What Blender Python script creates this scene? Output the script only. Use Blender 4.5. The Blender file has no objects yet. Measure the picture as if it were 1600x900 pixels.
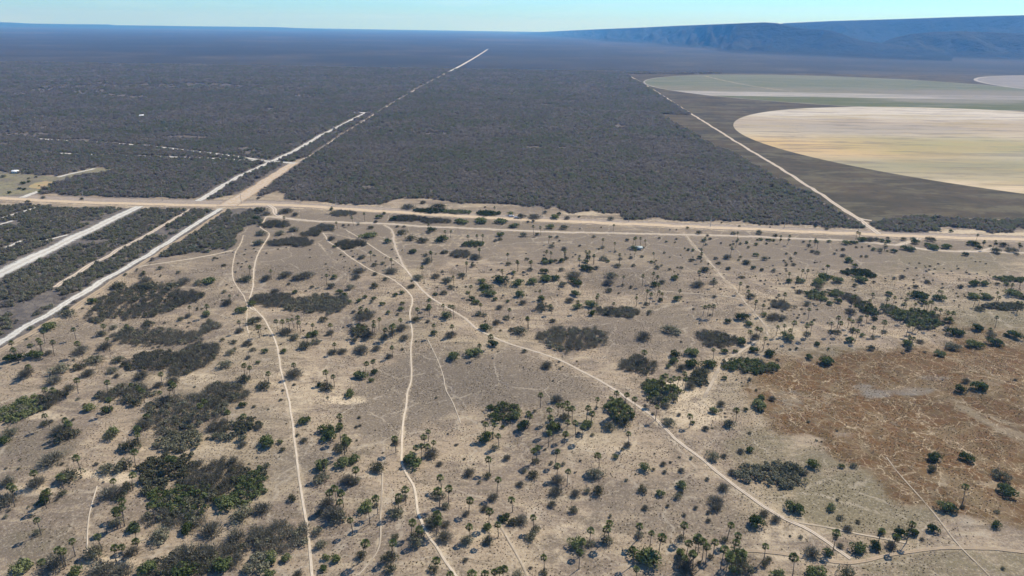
import bpy, math, random
import numpy as np
from mathutils import Matrix, Vector

# ------------------------------------------------------------------ camera, sky, sun, exposure
SC = bpy.context.scene
CAM_H = 150.0
PITCH = math.radians(20.88)
ROLL = math.radians(0.9)
FPX = 1600 * 24 / 36.0
cF = np.array([0, math.cos(PITCH), -math.sin(PITCH)])
_r = np.array([1.0, 0, 0]); _u = np.array([0, math.sin(PITCH), math.cos(PITCH)])
cR = _r * math.cos(ROLL) + _u * math.sin(ROLL)
cU = -_r * math.sin(ROLL) + _u * math.cos(ROLL)
cam_d = bpy.data.cameras.new("camera"); cam = bpy.data.objects.new("camera", cam_d)
SC.collection.objects.link(cam)
cam_d.lens = 24; cam_d.sensor_width = 36; cam_d.clip_start = 1; cam_d.clip_end = 120000
M = Matrix(((cR[0], cU[0], -cF[0], 0), (cR[1], cU[1], -cF[1], 0), (cR[2], cU[2], -cF[2], CAM_H), (0, 0, 0, 1)))
cam.matrix_world = M
SC.camera = cam

SUN_EL = math.radians(44); SUN_AZ = math.radians(46)      # azimuth clockwise from +Y (ahead, right)
W = bpy.data.worlds.new("World"); SC.world = W; W.use_nodes = True
nt = W.node_tree; nt.nodes.clear()
sky = nt.nodes.new("ShaderNodeTexSky"); sky.sky_type = 'NISHITA'; sky.sun_disc = False
sky.sun_elevation = SUN_EL; sky.sun_rotation = SUN_AZ; sky.altitude = 200
sky.air_density = 1.0; sky.dust_density = 0.1; sky.ozone_density = 1.5
tc = nt.nodes.new("ShaderNodeTexCoord")
sep = nt.nodes.new("ShaderNodeSeparateXYZ"); nt.links.new(tc.outputs["Generated"], sep.inputs[0])
mx = nt.nodes.new("ShaderNodeMath"); mx.operation = 'MAXIMUM'; mx.inputs[1].default_value = 0.004
nt.links.new(sep.outputs[2], mx.inputs[0])
cmb = nt.nodes.new("ShaderNodeCombineXYZ")
nt.links.new(sep.outputs[0], cmb.inputs[0]); nt.links.new(sep.outputs[1], cmb.inputs[1]); nt.links.new(mx.outputs[0], cmb.inputs[2])
nt.links.new(cmb.outputs[0], sky.inputs[0])
# thin streaks of high cloud
mp = nt.nodes.new("ShaderNodeMapping"); mp.inputs["Scale"].default_value = (3.0, 3.0, 70.0)
nt.links.new(cmb.outputs[0], mp.inputs[0])
cn = nt.nodes.new("ShaderNodeTexNoise"); cn.inputs["Scale"].default_value = 1.6; cn.inputs["Detail"].default_value = 5
nt.links.new(mp.outputs[0], cn.inputs[0])
cr = nt.nodes.new("ShaderNodeMapRange"); cr.inputs[1].default_value = 0.5; cr.inputs[2].default_value = 0.75
cr.inputs[3].default_value = 0.0; cr.inputs[4].default_value = 0.35
nt.links.new(cn.outputs[0], cr.inputs[0])
cm = nt.nodes.new("ShaderNodeMix"); cm.data_type = 'RGBA'
tint = nt.nodes.new("ShaderNodeMix"); tint.data_type = 'RGBA'; tint.blend_type = 'MULTIPLY'; tint.inputs[0].default_value = 1.0
tint.inputs[7].default_value = (0.50, 0.92, 1.42, 1)
nt.links.new(sky.outputs[0], tint.inputs[6])
nt.links.new(cr.outputs[0], cm.inputs[0]); nt.links.new(tint.outputs[2], cm.inputs[6]); cm.inputs[7].default_value = (6.0, 8.6, 10.5, 1)
bg = nt.nodes.new("ShaderNodeBackground"); bg.inputs[1].default_value = 0.09
wo = nt.nodes.new("ShaderNodeOutputWorld")
nt.links.new(cm.outputs[2], bg.inputs[0]); nt.links.new(bg.outputs[0], wo.inputs[0])

sd = bpy.data.lights.new("sun", 'SUN'); so = bpy.data.objects.new("sun", sd); SC.collection.objects.link(so)
sd.energy = 5.0; sd.angle = math.radians(0.5); sd.color = (1.0, 0.95, 0.87)
sv = Vector((math.sin(SUN_AZ) * math.cos(SUN_EL), math.cos(SUN_AZ) * math.cos(SUN_EL), math.sin(SUN_EL)))
so.rotation_euler = sv.to_track_quat('Z', 'Y').to_euler(); so.location = (0, 0, 300)
vs = SC.view_settings; vs.view_transform = 'Standard'; vs.look = 'None'; vs.gamma = 1; vs.use_curve_mapping = False; vs.exposure = 0.34
SC.render.engine = 'CYCLES'
SC.cycles.max_bounces = 4; SC.cycles.diffuse_bounces = 2; SC.cycles.transparent_max_bounces = 12; SC.cycles.volume_bounces = 0
SC.cycles.use_denoising = True; SC.cycles.caustics_reflective = False; SC.cycles.caustics_refractive = False

# ------------------------------------------------------------------ geometry of the view and of the land
RNG = np.random.default_rng(7); random.seed(7)
def sstep(a, b, x):
    t = np.clip((np.asarray(x, float) - a) / (b - a), 0, 1); return t * t * (3 - 2 * t)
def hgt(x, y):
    """height of the gently rolling land"""
    x = np.asarray(x, float); y = np.asarray(y, float)
    w = sstep(40, 110, y) * (1 - sstep(380, 470, y)) * (1 - sstep(330, 460, np.abs(x)))
    h = 1.5 * np.sin(x / 31 + 0.6 * np.sin(y / 43)) * np.sin(y / 37 + 1.1) + 0.8 * np.sin(x / 17 + y / 23 + 2) + 0.45 * np.sin(x / 9.0 - y / 12.0)
    return h * w
def unproj(px, py, z=0.0):
    px = np.asarray(px, float); py = np.asarray(py, float)
    a = (px - 800) / FPX; b = (450 - py) / FPX
    d = cF[:, None] + cR[:, None] * a.reshape(1, -1) + cU[:, None] * b.reshape(1, -1)
    dz = np.minimum(d[2], -1e-4)
    t = (z - CAM_H) / dz
    for _ in range(4):
        t = (z + hgt(d[0] * t, d[1] * t) - CAM_H) / dz
    return d[0] * t, d[1] * t
def U(px, py, z=0.0):
    x, y = unproj([px], [py], z); return float(x[0]), float(y[0])
def proj(x, y, z=0.0):
    x = np.asarray(x, float); y = np.asarray(y, float); z = np.asarray(z, float) - CAM_H
    dep = x * cF[0] + y * cF[1] + z * cF[2]
    dep = np.where(dep < 1, 1, dep)
    return 800 + FPX * (x * cR[0] + y * cR[1] + z * cR[2]) / dep, 450 - FPX * (x * cU[0] + y * cU[1] + z * cU[2]) / dep, dep
# value noise
_PERM = RNG.random((256, 256))
def vnoise(x, y):
    xi = np.floor(x).astype(int); yi = np.floor(y).astype(int); fx = x - xi; fy = y - yi
    fx = fx * fx * (3 - 2 * fx); fy = fy * fy * (3 - 2 * fy)
    g = lambda a, b: _PERM[a & 255, b & 255]
    return (g(xi, yi) * (1 - fx) + g(xi + 1, yi) * fx) * (1 - fy) + (g(xi, yi + 1) * (1 - fx) + g(xi + 1, yi + 1) * fx) * fy
def fbm(x, y, s, o=4):
    x = np.asarray(x, float) / s; y = np.asarray(y, float) / s; a = 0.5; r = 0; t = 0
    for k in range(o):
        r = r + a * vnoise(x + 17.3 * k, y + 5.1 * k); t += a; a *= 0.5; x = x * 2.03; y = y * 2.03
    return r / t
def in_poly(x, y, P):
    x = np.asarray(x, float); y = np.asarray(y, float); c = np.zeros(x.shape, bool); n = len(P)
    for i in range(n):
        x1, y1 = P[i]; x2, y2 = P[(i + 1) % n]
        if y1 == y2: continue
        c ^= ((y1 > y) != (y2 > y)) & (x < (x2 - x1) * (y - y1) / (y2 - y1) + x1)
    return c
def pl_dist(x, y, P):
    d = np.full(np.shape(x), 1e12)
    for i in range(len(P) - 1):
        ax, ay = P[i]; bx, by = P[i + 1]; vx, vy = bx - ax, by - ay
        t = np.clip(((x - ax) * vx + (y - ay) * vy) / max(vx * vx + vy * vy, 1e-9), 0, 1)
        d = np.minimum(d, (x - ax - t * vx) ** 2 + (y - ay - t * vy) ** 2)
    return np.sqrt(d)
def wpoly(P): return [U(a, b) for a, b in P]

# ------------------------------------------------------------------ object helpers
COL = SC.collection
def tag(o, label=None, cat=None, group=None, kind=None):
    if label: o["label"] = label
    if cat: o["category"] = cat
    if group: o["group"] = group
    if kind: o["kind"] = kind
    return o
def mesh_np(name, V, F, mats=(), tint=None, smooth=False):
    """V (n,3), F (m,3 or 4) index array"""
    V = np.asarray(V, np.float32); F = np.asarray(F, np.int32); k = F.shape[1]
    me = bpy.data.meshes.new(name)
    me.vertices.add(len(V)); me.vertices.foreach_set("co", V.ravel())
    me.loops.add(F.size); me.loops.foreach_set("vertex_index", F.ravel())
    me.polygons.add(len(F)); me.polygons.foreach_set("loop_start", np.arange(0, F.size, k, dtype=np.int32))
    if smooth: me.polygons.foreach_set("use_smooth", np.ones(len(F), bool))
    if tint is not None: fattr(me, "tint", tint)
    for m in mats: me.materials.append(m)
    me.update(calc_edges=True)
    return me
def fattr(me, name, vals):
    a = me.attributes.new(name, 'FLOAT', 'POINT'); a.data.foreach_set("value", np.asarray(vals, np.float32).ravel())
def link(name, me, parent=None, loc=(0, 0, 0), rz=0.0, s=(1, 1, 1)):
    o = bpy.data.objects.new(name, me); COL.objects.link(o)
    o.location = loc; o.rotation_euler = (0, 0, rz); o.scale = s
    if parent is not None: o.parent = parent
    return o
def empty(name, loc, rz=0.0, s=(1, 1, 1)):
    o = link(name, None, None, loc, rz, s); o.empty_display_size = 0.5; return o

# ------------------------------------------------------------------ materials
class NT:
    def __init__(s, name):
        s.m = bpy.data.materials.new(name); s.m.use_nodes = True; s.t = s.m.node_tree; s.t.nodes.clear()
        s.out = s.t.nodes.new("ShaderNodeOutputMaterial")
    def n(s, ty, **kw):
        nd = s.t.nodes.new(ty)
        for k, v in kw.items(): setattr(nd, k, v)
        return nd
    def l(s, a, b): s.t.links.new(a, b)
    def put(s, sock, v):
        if isinstance(v, bpy.types.NodeSocket): s.l(v, sock)
        elif isinstance(v, (tuple, list)) and len(v) == 3 and sock.type == 'RGBA': sock.default_value = (*v, 1)
        else: sock.default_value = v
    def math(s, op, a, b=0.0, clamp=False):
        nd = s.n("ShaderNodeMath", operation=op, use_clamp=clamp); s.put(nd.inputs[0], a); s.put(nd.inputs[1], b); return nd.outputs[0]
    def mr(s, v, a, b, c=0.0, d=1.0, smooth=True):
        nd = s.n("ShaderNodeMapRange"); nd.interpolation_type = 'SMOOTHSTEP' if smooth else 'LINEAR'
        for i, q in enumerate((v, a, b, c, d)): s.put(nd.inputs[i], q)
        return nd.outputs[0]
    def mix(s, f, a, b, blend='MIX'):
        nd = s.n("ShaderNodeMix", data_type='RGBA', blend_type=blend); s.put(nd.inputs[0], f); s.put(nd.inputs[6], a); s.put(nd.inputs[7], b); return nd.outputs[2]
    def noise(s, vec, scale, detail=3, rough=0.55, dist=0.0):
        nd = s.n("ShaderNodeTexNoise"); s.put(nd.inputs["Vector"], vec)
        nd.inputs["Scale"].default_value = scale; nd.inputs["Detail"].default_value = detail; nd.inputs["Roughness"].default_value = rough
        nd.inputs["Distortion"].default_value = dist; return nd.outputs[0]
    def attr(s, name): nd = s.n("ShaderNodeAttribute", attribute_name=name); return nd.outputs["Fac"]
    def pos(s): return s.n("ShaderNodeNewGeometry").outputs["Position"]
    def surf(s, col, rough=0.95, bump=None, bstr=0.3, bdist=1.0, spec=0.1, alpha=None, k=1.0):
        if k != 1.0: col = s.mix(1.0, col, (k, k, k), 'MULTIPLY')
        b = s.n("ShaderNodeBsdfPrincipled"); s.put(b.inputs["Base Color"], col); b.inputs["Roughness"].default_value = rough
        b.inputs["Specular IOR Level"].default_value = spec
        if bump is not None:
            bn = s.n("ShaderNodeBump"); bn.inputs["Strength"].default_value = bstr; bn.inputs["Distance"].default_value = bdist
            s.put(bn.inputs["Height"], bump); s.l(bn.outputs[0], b.inputs["Normal"])
        if alpha is not None: s.put(b.inputs["Alpha"], alpha)
        s.l(b.outputs[0], s.out.inputs[0]); return s.m

def mat_wood_color(k, P):
    """colour of dry leafless scrub seen from far above: grey twigs with greener drifts"""
    a = k.noise(P, 0.012, 6, 0.6); b = k.noise(P, 0.0016, 5, 0.6); c = k.noise(P, 0.11, 3, 0.6)
    col = k.mix(k.mr(a, 0.42, 0.62), (0.112, 0.094, 0.080), (0.092, 0.098, 0.066))
    col = k.mix(k.mr(b, 0.42, 0.56), col, (0.062, 0.060, 0.052))
    col = k.mix(k.mr(c, 0.35, 0.7), (0.055, 0.050, 0.043), col)
    lr = k.noise(P, 0.0045, 4, 0.7)
    col = k.mix(k.mr(lr, 0.66, 0.76, 0, 0.5), col, (0.19, 0.17, 0.12))
    b2 = k.noise(P, 0.0006, 5, 0.65, 0.5)
    col = k.mix(k.mr(b2, 0.47, 0.56, 0, 0.55), col, (0.045, 0.050, 0.050)); col = k.mix(k.mr(b2, 0.38, 0.45, 0.35, 0), col, (0.14, 0.125, 0.09))
    return col

def make_ground_mat():
    k = NT("sandy_ground"); P = k.pos()
    n1 = k.noise(P, 0.035, 5, 0.6, 0.6); n2 = k.noise(P, 0.22, 5, 0.65); n3 = k.noise(P, 1.1, 4, 0.7); n4 = k.noise(P, 3.6, 2, 0.6)
    n5 = k.noise(P, 0.012, 3, 0.5)
    tan = (0.380, 0.287, 0.188); mauve = (0.205, 0.162, 0.114); cream = (0.66, 0.52, 0.335); olive = (0.205, 0.170, 0.098)
    col = k.mix(k.mr(n1, 0.42, 0.58), tan, (0.245, 0.187, 0.132))
    col = k.mix(k.mr(n5, 0.5, 0.62, 0, 0.4), col, (0.37, 0.30, 0.18))
    sk = k.n('ShaderNodeMapping'); sk.inputs['Rotation'].default_value = (0, 0, -0.75); sk.inputs['Scale'].default_value = (0.05, 0.22, 1); k.l(P, sk.inputs[0]); nk = k.noise(sk.outputs[0], 1.0, 5, 0.65, 0.8)
    col = k.mix(k.mr(nk, 0.50, 0.66, 0, 0.55), col, (0.52, 0.41, 0.255)); col = k.mix(k.mr(nk, 0.36, 0.48, 0.65, 0), col, (0.175, 0.138, 0.090))
    mv = k.math('ADD', k.attr("mauve"), k.math('MULTIPLY', k.math('SUBTRACT', n2, 0.5), 0.9))
    col = k.mix(k.mr(mv, 0.12, 0.8, 0, 0.95), col, mauve)
    pl = k.math('ADD', k.attr("pale"), k.math('MULTIPLY', k.math('SUBTRACT', n2, 0.52), 1.6))
    col = k.mix(k.mr(pl, 0.25, 0.95, 0, 0.9), col, cream)
    col = k.mix(k.mr(k.math('ADD', k.attr("olive"), k.math('MULTIPLY', k.math('SUBTRACT', n2, 0.5), 1.0)), 0.2, 0.8, 0, 0.9), col, olive)
    # grazing marks, litter and small tufts
    col = k.mix(k.mr(n3, 0.50, 0.66, 0, 0.55), col, (0.135, 0.105, 0.075))
    col = k.mix(k.mr(n3, 0.34, 0.48, 0.6, 0), col, (0.47, 0.385, 0.27))
    col = k.mix(k.mr(n4, 0.54, 0.68, 0, 0.5), col, (0.10, 0.082, 0.055))
    # faint cattle trails
    vt = k.n("ShaderNodeTexVoronoi", feature='DISTANCE_TO_EDGE'); vt.inputs["Scale"].default_value = 0.035
    wv = k.n("ShaderNodeTexNoise"); wv.inputs["Scale"].default_value = 0.10; wv.inputs["Detail"].default_value = 3; k.l(P, wv.inputs[0])
    vm = k.n("ShaderNodeVectorMath", operation='MULTIPLY_ADD'); k.l(wv.outputs["Color"], vm.inputs[0]); vm.inputs[1].default_value = (9, 9, 0); k.l(P, vm.inputs[2])
    k.l(vm.outputs[0], vt.inputs["Vector"])
    col = k.mix(k.math('MULTIPLY', k.mr(vt.outputs[0], 0.0, 0.028, 0.55, 0), k.mr(n2, 0.42, 0.55)), col, (0.46, 0.38, 0.27))
    # the dry marsh with its net of pale trails
    ms = k.attr("marsh")
    mcol = k.mix(k.mr(n2, 0.40, 0.60), (0.152, 0.083, 0.036), (0.130, 0.086, 0.042))
    mcol = k.mix(k.mr(n1, 0.48, 0.62, 0, 0.5), mcol, (0.26, 0.195, 0.11))
    mcol = k.mix(k.mr(n3, 0.45, 0.7, 0, 0.55), mcol, (0.095, 0.062, 0.036))
    for sc_, wd, am in ((0.055, 0.014, 0.9), (0.13, 0.022, 0.75), (0.29, 0.038, 0.5)):
        v2 = k.n("ShaderNodeTexVoronoi", feature='DISTANCE_TO_EDGE'); v2.inputs["Scale"].default_value = sc_
        w2 = k.n("ShaderNodeTexNoise"); w2.inputs["Scale"].default_value = sc_ * 3.2; w2.inputs["Detail"].default_value = 4; k.l(P, w2.inputs[0])
        v3 = k.n("ShaderNodeVectorMath", operation='MULTIPLY_ADD'); k.l(w2.outputs["Color"], v3.inputs[0]); v3.inputs[1].default_value = (0.6 / sc_, 0.6 / sc_, 0); k.l(P, v3.inputs[2])
        k.l(v3.outputs[0], v2.inputs["Vector"])
        mcol = k.mix(k.math('MULTIPLY', k.mr(v2.outputs[0], 0.0, wd, am, 0), k.mr(n3, 0.30, 0.62)), mcol, (0.50, 0.385, 0.24))
    mcol = k.mix(k.mr(k.math('ADD', k.attr("grey"), k.math('MULTIPLY', k.math('SUBTRACT', n2, 0.5), 0.9)), 0.45, 1.25, 0, 0.6), mcol, (0.27, 0.25, 0.215))
    lg = k.noise(P, 0.028, 5, 0.65, 1.2)
    mcol = k.mix(k.math('MULTIPLY', k.mr(lg, 0.55, 0.66, 0, 0.5), k.mr(n2, 0.3, 0.5, 0.5, 1.0)), mcol, (0.37, 0.295, 0.19))
    me_ = k.math('ADD', ms, k.math('MULTIPLY', k.math('SUBTRACT', n2, 0.5), 0.8))
    col = k.mix(k.mr(me_, 0.10, 0.62), col, mcol)
    # litter under the woodland, and the woodland itself where it is too far away to stand
    wd = k.attr("wood")
    lit = k.mix(k.mr(n2, 0.4, 0.62), (0.12, 0.103, 0.088), (0.19, 0.16, 0.125))
    far = mat_wood_color(k, P)
    fm = k.attr('farwood')
    col = k.mix(k.mr(k.math('ADD', wd, k.math('MULTIPLY', k.math('SUBTRACT', n3, 0.5), 0.5)), 0.35, 0.65), col, lit)
    col = k.mix(fm, col, far)
    bump = k.math('ADD', k.math('MULTIPLY', n3, 0.5), k.math('ADD', k.math('MULTIPLY', n4, 0.25), k.math('MULTIPLY', n2, 0.9)))
    return k.surf(col, 0.97, bump, 0.6, 0.6, 0.05, k=0.88)
MAT_GROUND = make_ground_mat()

def make_road_mat(name, c1, c2, ruts=0.0, edge=0.3, gapn=0.0, grass=0.0):
    """u attribute 'across' runs -1..1 over the strip; edges are ragged"""
    k = NT(name); P = k.pos(); a = k.attr("across"); ab = k.math('ABSOLUTE', a)
    n = k.noise(P, 0.35, 5, 0.65); n2 = k.noise(P, 1.6, 4, 0.65); n0 = k.noise(P, 0.06, 4, 0.6)
    col = k.mix(k.mr(n, 0.35, 0.65), c1, c2)
    col = k.mix(k.mr(n2, 0.5, 0.75, 0, 0.35), col, tuple(v * 0.6 for v in c2))
    if ruts:
        r = k.math('ABSOLUTE', k.math('SUBTRACT', ab, 0.45))
        col = k.mix(k.mr(r, 0.10, 0.30, ruts, 0), col, tuple(min(v * 1.25, 0.8) for v in c1))
        col = k.mix(k.mr(ab, 0.0, 0.22, ruts * 0.75, 0), col, tuple(v * 0.55 for v in c2))
    e = k.math('ADD', k.math('SUBTRACT', 1.0, ab), k.math('MULTIPLY', k.math('SUBTRACT', n, 0.5), edge * 2.6))
    e = k.math('ADD', e, k.math('MULTIPLY', k.math('SUBTRACT', n2, 0.5), edge * 1.4))
    al = k.mr(e, 0.04, 0.04 + edge)
    if gapn: al = k.math('MULTIPLY', al, k.mr(n0, 0.52 - gapn * 0.2, 0.60, 1.0, 1.0 - gapn))
    return k.surf(col, 0.96, n2, 0.25, 0.2, 0.05, al, k=0.80)
MAT_MAIN = make_road_mat("graded_dirt", (0.66, 0.50, 0.32), (0.56, 0.42, 0.27), 0.15, 0.16)
MAT_SHOULDER = make_road_mat("road_verge_dirt", (0.43, 0.35, 0.265), (0.33, 0.26, 0.195), 0, 0.4)
MAT_TRACK = make_road_mat("pale_track_dirt", (0.60, 0.49, 0.36), (0.44, 0.355, 0.255), 0.6, 0.35)
MAT_WHITE = make_road_mat("white_sand", (0.72, 0.66, 0.55), (0.54, 0.47, 0.37), 0.3, 0.55)
MAT_SANDR = make_road_mat("sandy_clearing", (0.62, 0.52, 0.39), (0.52, 0.36, 0.21), 0.0, 0.4)
MAT_TANR = make_road_mat("tan_sand", (0.45, 0.34, 0.22), (0.36, 0.275, 0.18), 0.3, 0.3)
MAT_PATH = make_road_mat("trodden_sand", (0.74, 0.61, 0.44), (0.62, 0.50, 0.35), 0, 0.22, 0.1)
MAT_FAINT = make_road_mat("faint_trail_sand", (0.58, 0.47, 0.33), (0.48, 0.385, 0.27), 0, 0.45, 0.4)

def make_leaf_mat(name, cols, spread=0.5, patch=None, transl=0.25):
    k = NT(name); t = k.attr("tint"); rnd = k.n("ShaderNodeObjectInfo").outputs["Random"]; P = k.pos()
    n = k.noise(P, 0.05, 3, 0.6)
    f = k.math('ADD', k.math('MULTIPLY', k.math('SUBTRACT', rnd, 0.5), spread), k.math('ADD', t, k.math('MULTIPLY', k.math('SUBTRACT', n, 0.5), 0.7)))
    rp = k.n("ShaderNodeValToRGB"); k.put(rp.inputs[0], f); e = rp.color_ramp.elements
    e[0].position = 0; e[0].color = (*cols[0], 1); e[1].position = 1; e[1].color = (*cols[-1], 1)
    for i, c in enumerate(cols[1:-1]):
        q = e.new((i + 1) / (len(cols) - 1)); q.color = (*c, 1)
    col = rp.outputs[0]
    if patch: # greener drifts through the woodland
        g = k.noise(P, 0.008, 5, 0.7)
        col = k.mix(k.mr(k.math('ADD', g, k.math('MULTIPLY', k.math('SUBTRACT', rnd, 0.5), 0.4)), 0.49, 0.64, 0, 0.8), col, k.mix(t, patch[0], patch[1]))
    d = k.n("ShaderNodeBsdfDiffuse"); tr = k.n("ShaderNodeBsdfTranslucent"); ms = k.n("ShaderNodeMixShader"); ms.inputs[0].default_value = transl
    k.put(d.inputs[0], col); k.put(tr.inputs[0], col); k.l(d.outputs[0], ms.inputs[1]); k.l(tr.outputs[0], ms.inputs[2]); k.l(ms.outputs[0], k.out.inputs[0])
    return k.m
MAT_GREEN = make_leaf_mat("green_foliage", [(0.045, 0.060, 0.022), (0.105, 0.128, 0.046), (0.215, 0.225, 0.095)], 0.9)
MAT_OLIVE = make_leaf_mat("olive_foliage", [(0.080, 0.078, 0.044), (0.145, 0.140, 0.082), (0.24, 0.225, 0.145)], 0.9)
MAT_TWIG = make_leaf_mat("dry_grey_twigs", [(0.105, 0.097, 0.068), (0.170, 0.156, 0.110), (0.25, 0.23, 0.165)], 0.4, None, 0.25)
MAT_WOODTWIG = make_leaf_mat("woodland_twigs", [(0.17, 0.146, 0.118), (0.275, 0.236, 0.190), (0.38, 0.33, 0.265)], 0.6, ((0.125, 0.14, 0.070), (0.24, 0.255, 0.135)), 0.42)
MAT_FAN = make_leaf_mat("fan_palm_leaf", [(0.095, 0.075, 0.045), (0.060, 0.080, 0.030), (0.125, 0.150, 0.052), (0.200, 0.215, 0.090)], 0.25)
MAT_TUFT = make_leaf_mat("dry_grass_tuft", [(0.10, 0.085, 0.05), (0.17, 0.135, 0.085), (0.27, 0.215, 0.135)], 0.8)
MAT_LOWWOOD = make_leaf_mat("thorn_scrub_foliage", [(0.145, 0.132, 0.085), (0.235, 0.215, 0.140), (0.34, 0.31, 0.21)], 0.7, ((0.11, 0.115, 0.055), (0.225, 0.225, 0.115)), 0.4)
def simple_mat(name, c1, c2, scale=2.0, rough=0.9, bstr=0.2, spec=0.2, metal=0.0):
    k = NT(name); P = k.n("ShaderNodeTexCoord").outputs["Object"]; n = k.noise(P, scale, 4, 0.6)
    m = k.surf(k.mix(k.mr(n, 0.35, 0.65), c1, c2), rough, n, bstr, 0.05, spec)
    for nd in k.t.nodes:
        if nd.type == 'BSDF_PRINCIPLED': nd.inputs["Metallic"].default_value = metal
    return m
MAT_BARK = simple_mat("bark", (0.12, 0.10, 0.08), (0.075, 0.062, 0.05), 3)
MAT_TRUNK = simple_mat("palm_trunk_bark", (0.16, 0.135, 0.11), (0.09, 0.075, 0.06), 5)

# ------------------------------------------------------------------ roads and paths in world coordinates (traced on the ground)
def resample(P, step):
    P = np.asarray(P, float)
    for _ in range(2):      # round the corners a little
        Q = [P[0]]
        for i in range(len(P) - 1):
            Q.append(P[i] * 0.75 + P[i + 1] * 0.25); Q.append(P[i] * 0.25 + P[i + 1] * 0.75)
        Q.append(P[-1]); P = np.array(Q)
    d = np.r_[0, np.cumsum(np.hypot(*np.diff(P, axis=0).T))]
    n = max(2, int(d[-1] / step)); s = np.linspace(0, d[-1], n + 1)
    return np.c_[np.interp(s, d, P[:, 0]), np.interp(s, d, P[:, 1])], s
ROADS = []   # (world polyline, half width) for keeping plants off
_lift = [0.05]
def ribbon(name, pts_px, width, mat, label, cat, step=3.0, wob=0.12, lift=None, keep=True, wfun=None, dsh=0.0):
    P, s = resample(wpoly(pts_px), step)
    T = np.gradient(P, axis=0); T /= np.maximum(np.hypot(T[:, 0], T[:, 1])[:, None], 1e-9); N = np.c_[T[:, 1], -T[:, 0]]
    w = width / 2 * (1 + wob * (fbm(s, s * 0 + 3.3 + len(ROADS), 9, 3) - 0.5) * 2)
    if wfun is not None: w = w * wfun(s / s[-1])
    wander = (fbm(s, s * 0 + 9.1 + len(ROADS), 14, 3) - 0.5) * min(width, 4) * 0.9
    P = P + N * wander[:, None]
    A = np.array([-1, -0.5, 0, 0.5, 1.0]); n = len(P)
    X = P[:, None, 0] + N[:, None, 0] * A[None] * w[:, None]; Y = P[:, None, 1] + N[:, None, 1] * A[None] * w[:, None]
    if lift is None: _lift[0] += 0.004; lift = _lift[0]
    Z = hgt(X, Y) + lift
    V = np.stack([X, Y, Z], -1).reshape(-1, 3); i = np.arange(n - 1)[:, None] * 5 + np.arange(4)[None]
    i = i.ravel(); F = np.c_[i, i + 1, i + 6, i + 5]
    me = mesh_np(name, V, F, [mat]); fattr(me, "across", np.tile(A, n))
    o = link(name, me); tag(o, label, cat, None, "structure")
    if keep: ROADS.append(([tuple(p) for p in P[::max(1, int(8 / step))]] + [tuple(P[-1])], float(width / 2)))
    return o
MAIN = [(-260, 297), (-100, 304), (0, 310), (100, 315), (200, 318), (300, 320.5), (350, 321), (407, 319), (462, 321), (525, 325), (594, 330), (625, 331.5), (675, 335), (725, 338), (775, 341), (800, 342), (887, 346), (1000, 350.6), (1112, 355.6), (1200, 359), (1300, 364), (1400, 368), (1475, 371), (1600, 374), (1750, 379), (1900, 384)]
ribbon("road_verge", [(-260, 295), (-100, 301), (0, 307.5), (100, 312), (200, 315), (300, 317), (352, 318), (420, 318), (462, 320.5)], 30, MAT_SHOULDER, "brown earth verge along the left half of the main dirt road", "road verge", lift=0.02)
ribbon("road_verge", [(455, 320), (560, 325), (660, 331.5), (800, 340), (887, 343.5), (1000, 349), (1200, 357.5), (1330, 363), (1400, 367), (1475, 369), (1600, 373), (1750, 378)], 20, MAT_SHOULDER, "brown earth verge along the right half of the main dirt road", "road verge", lift=0.025)
main_road = ribbon("dirt_road", MAIN, 9.0, MAT_MAIN, "wide pale graded main dirt road crossing the whole scene", "road", lift=0.04)
NSR = [(352, 322), (372, 311), (391, 300), (420, 281), (440, 267), (462, 254)]
ribbon("dirt_road", NSR, 19, MAT_SANDR, "broad tan sandy road branching uphill from the crossroads", "road", lift=0.045, wfun=lambda t: 1.15 - 0.5 * t)
NSF = [(462, 254), (490, 241), (512, 225), (536, 209), (565, 191), (585, 179), (612, 162), (635, 149), (657, 135), (702, 112), (725, 100), (750, 85), (762, 77)]
ribbon("dirt_track", NSF[:5], 3.5, MAT_FAINT, "thin overgrown track through the woodland towards the horizon", "track", 8)
ribbon("dirt_track", NSF[4:10], 5, MAT_TRACK, "thin middle stretch of the long straight woodland track", "track", 12, wfun=lambda t: 0.8 + 0 * t)
ribbon("dirt_track", NSF[9:], 15, MAT_WHITE, "bright far end of the long straight track near the horizon", "track", 25)
RB = [(308, 314), (322, 307), (345, 292), (385, 270), (420, 255), (435, 247), (460, 236), (480, 224), (500, 212), (517, 204), (542, 191), (572, 176)]
ribbon("dirt_road", RB, 9, MAT_WHITE, "pale straight sand road left of the broad tan road", "road", 5)
ribbon("dirt_track", [(572, 176), (552, 175.5)], 16, MAT_WHITE, "short pale spur at the far end of the sand road", "track", 5)
XT = [(60, 217), (147, 222), (210, 226), (270, 232), (290, 235), (360, 243), (400, 249), (420, 252.5), (462, 255)]
ribbon("dirt_track", XT, 9, MAT_WHITE, "faint cross track through the woodland above the crossroads", "track", 6)
XT2 = [(60, 237), (90, 239), (120, 241), (200, 243), (325, 247), (397, 251)]
ribbon("dirt_track", XT2, 7.0, MAT_WHITE, "fainter second cross track just below the first", "track", 6)
ribbon("dirt_track", [(397, 251), (425, 252), (462, 255)], 10, MAT_WHITE, "short pale link joining the two roads above the crossroads", "track", 5)
S2 = [(409, 337.5), (441, 340.5), (475, 344), (512, 347), (600, 349.5), (662, 354), (725, 356.5), (800, 360), (875, 363), (1000, 365), (1112, 367.5), (1200, 370.5), (1270, 374), (1312, 375.6), (1350, 378), (1400, 383), (1430, 387), (1450, 391), (1487, 392.5), (1527, 392.5), (1600, 395.6), (1700, 399)]
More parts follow.
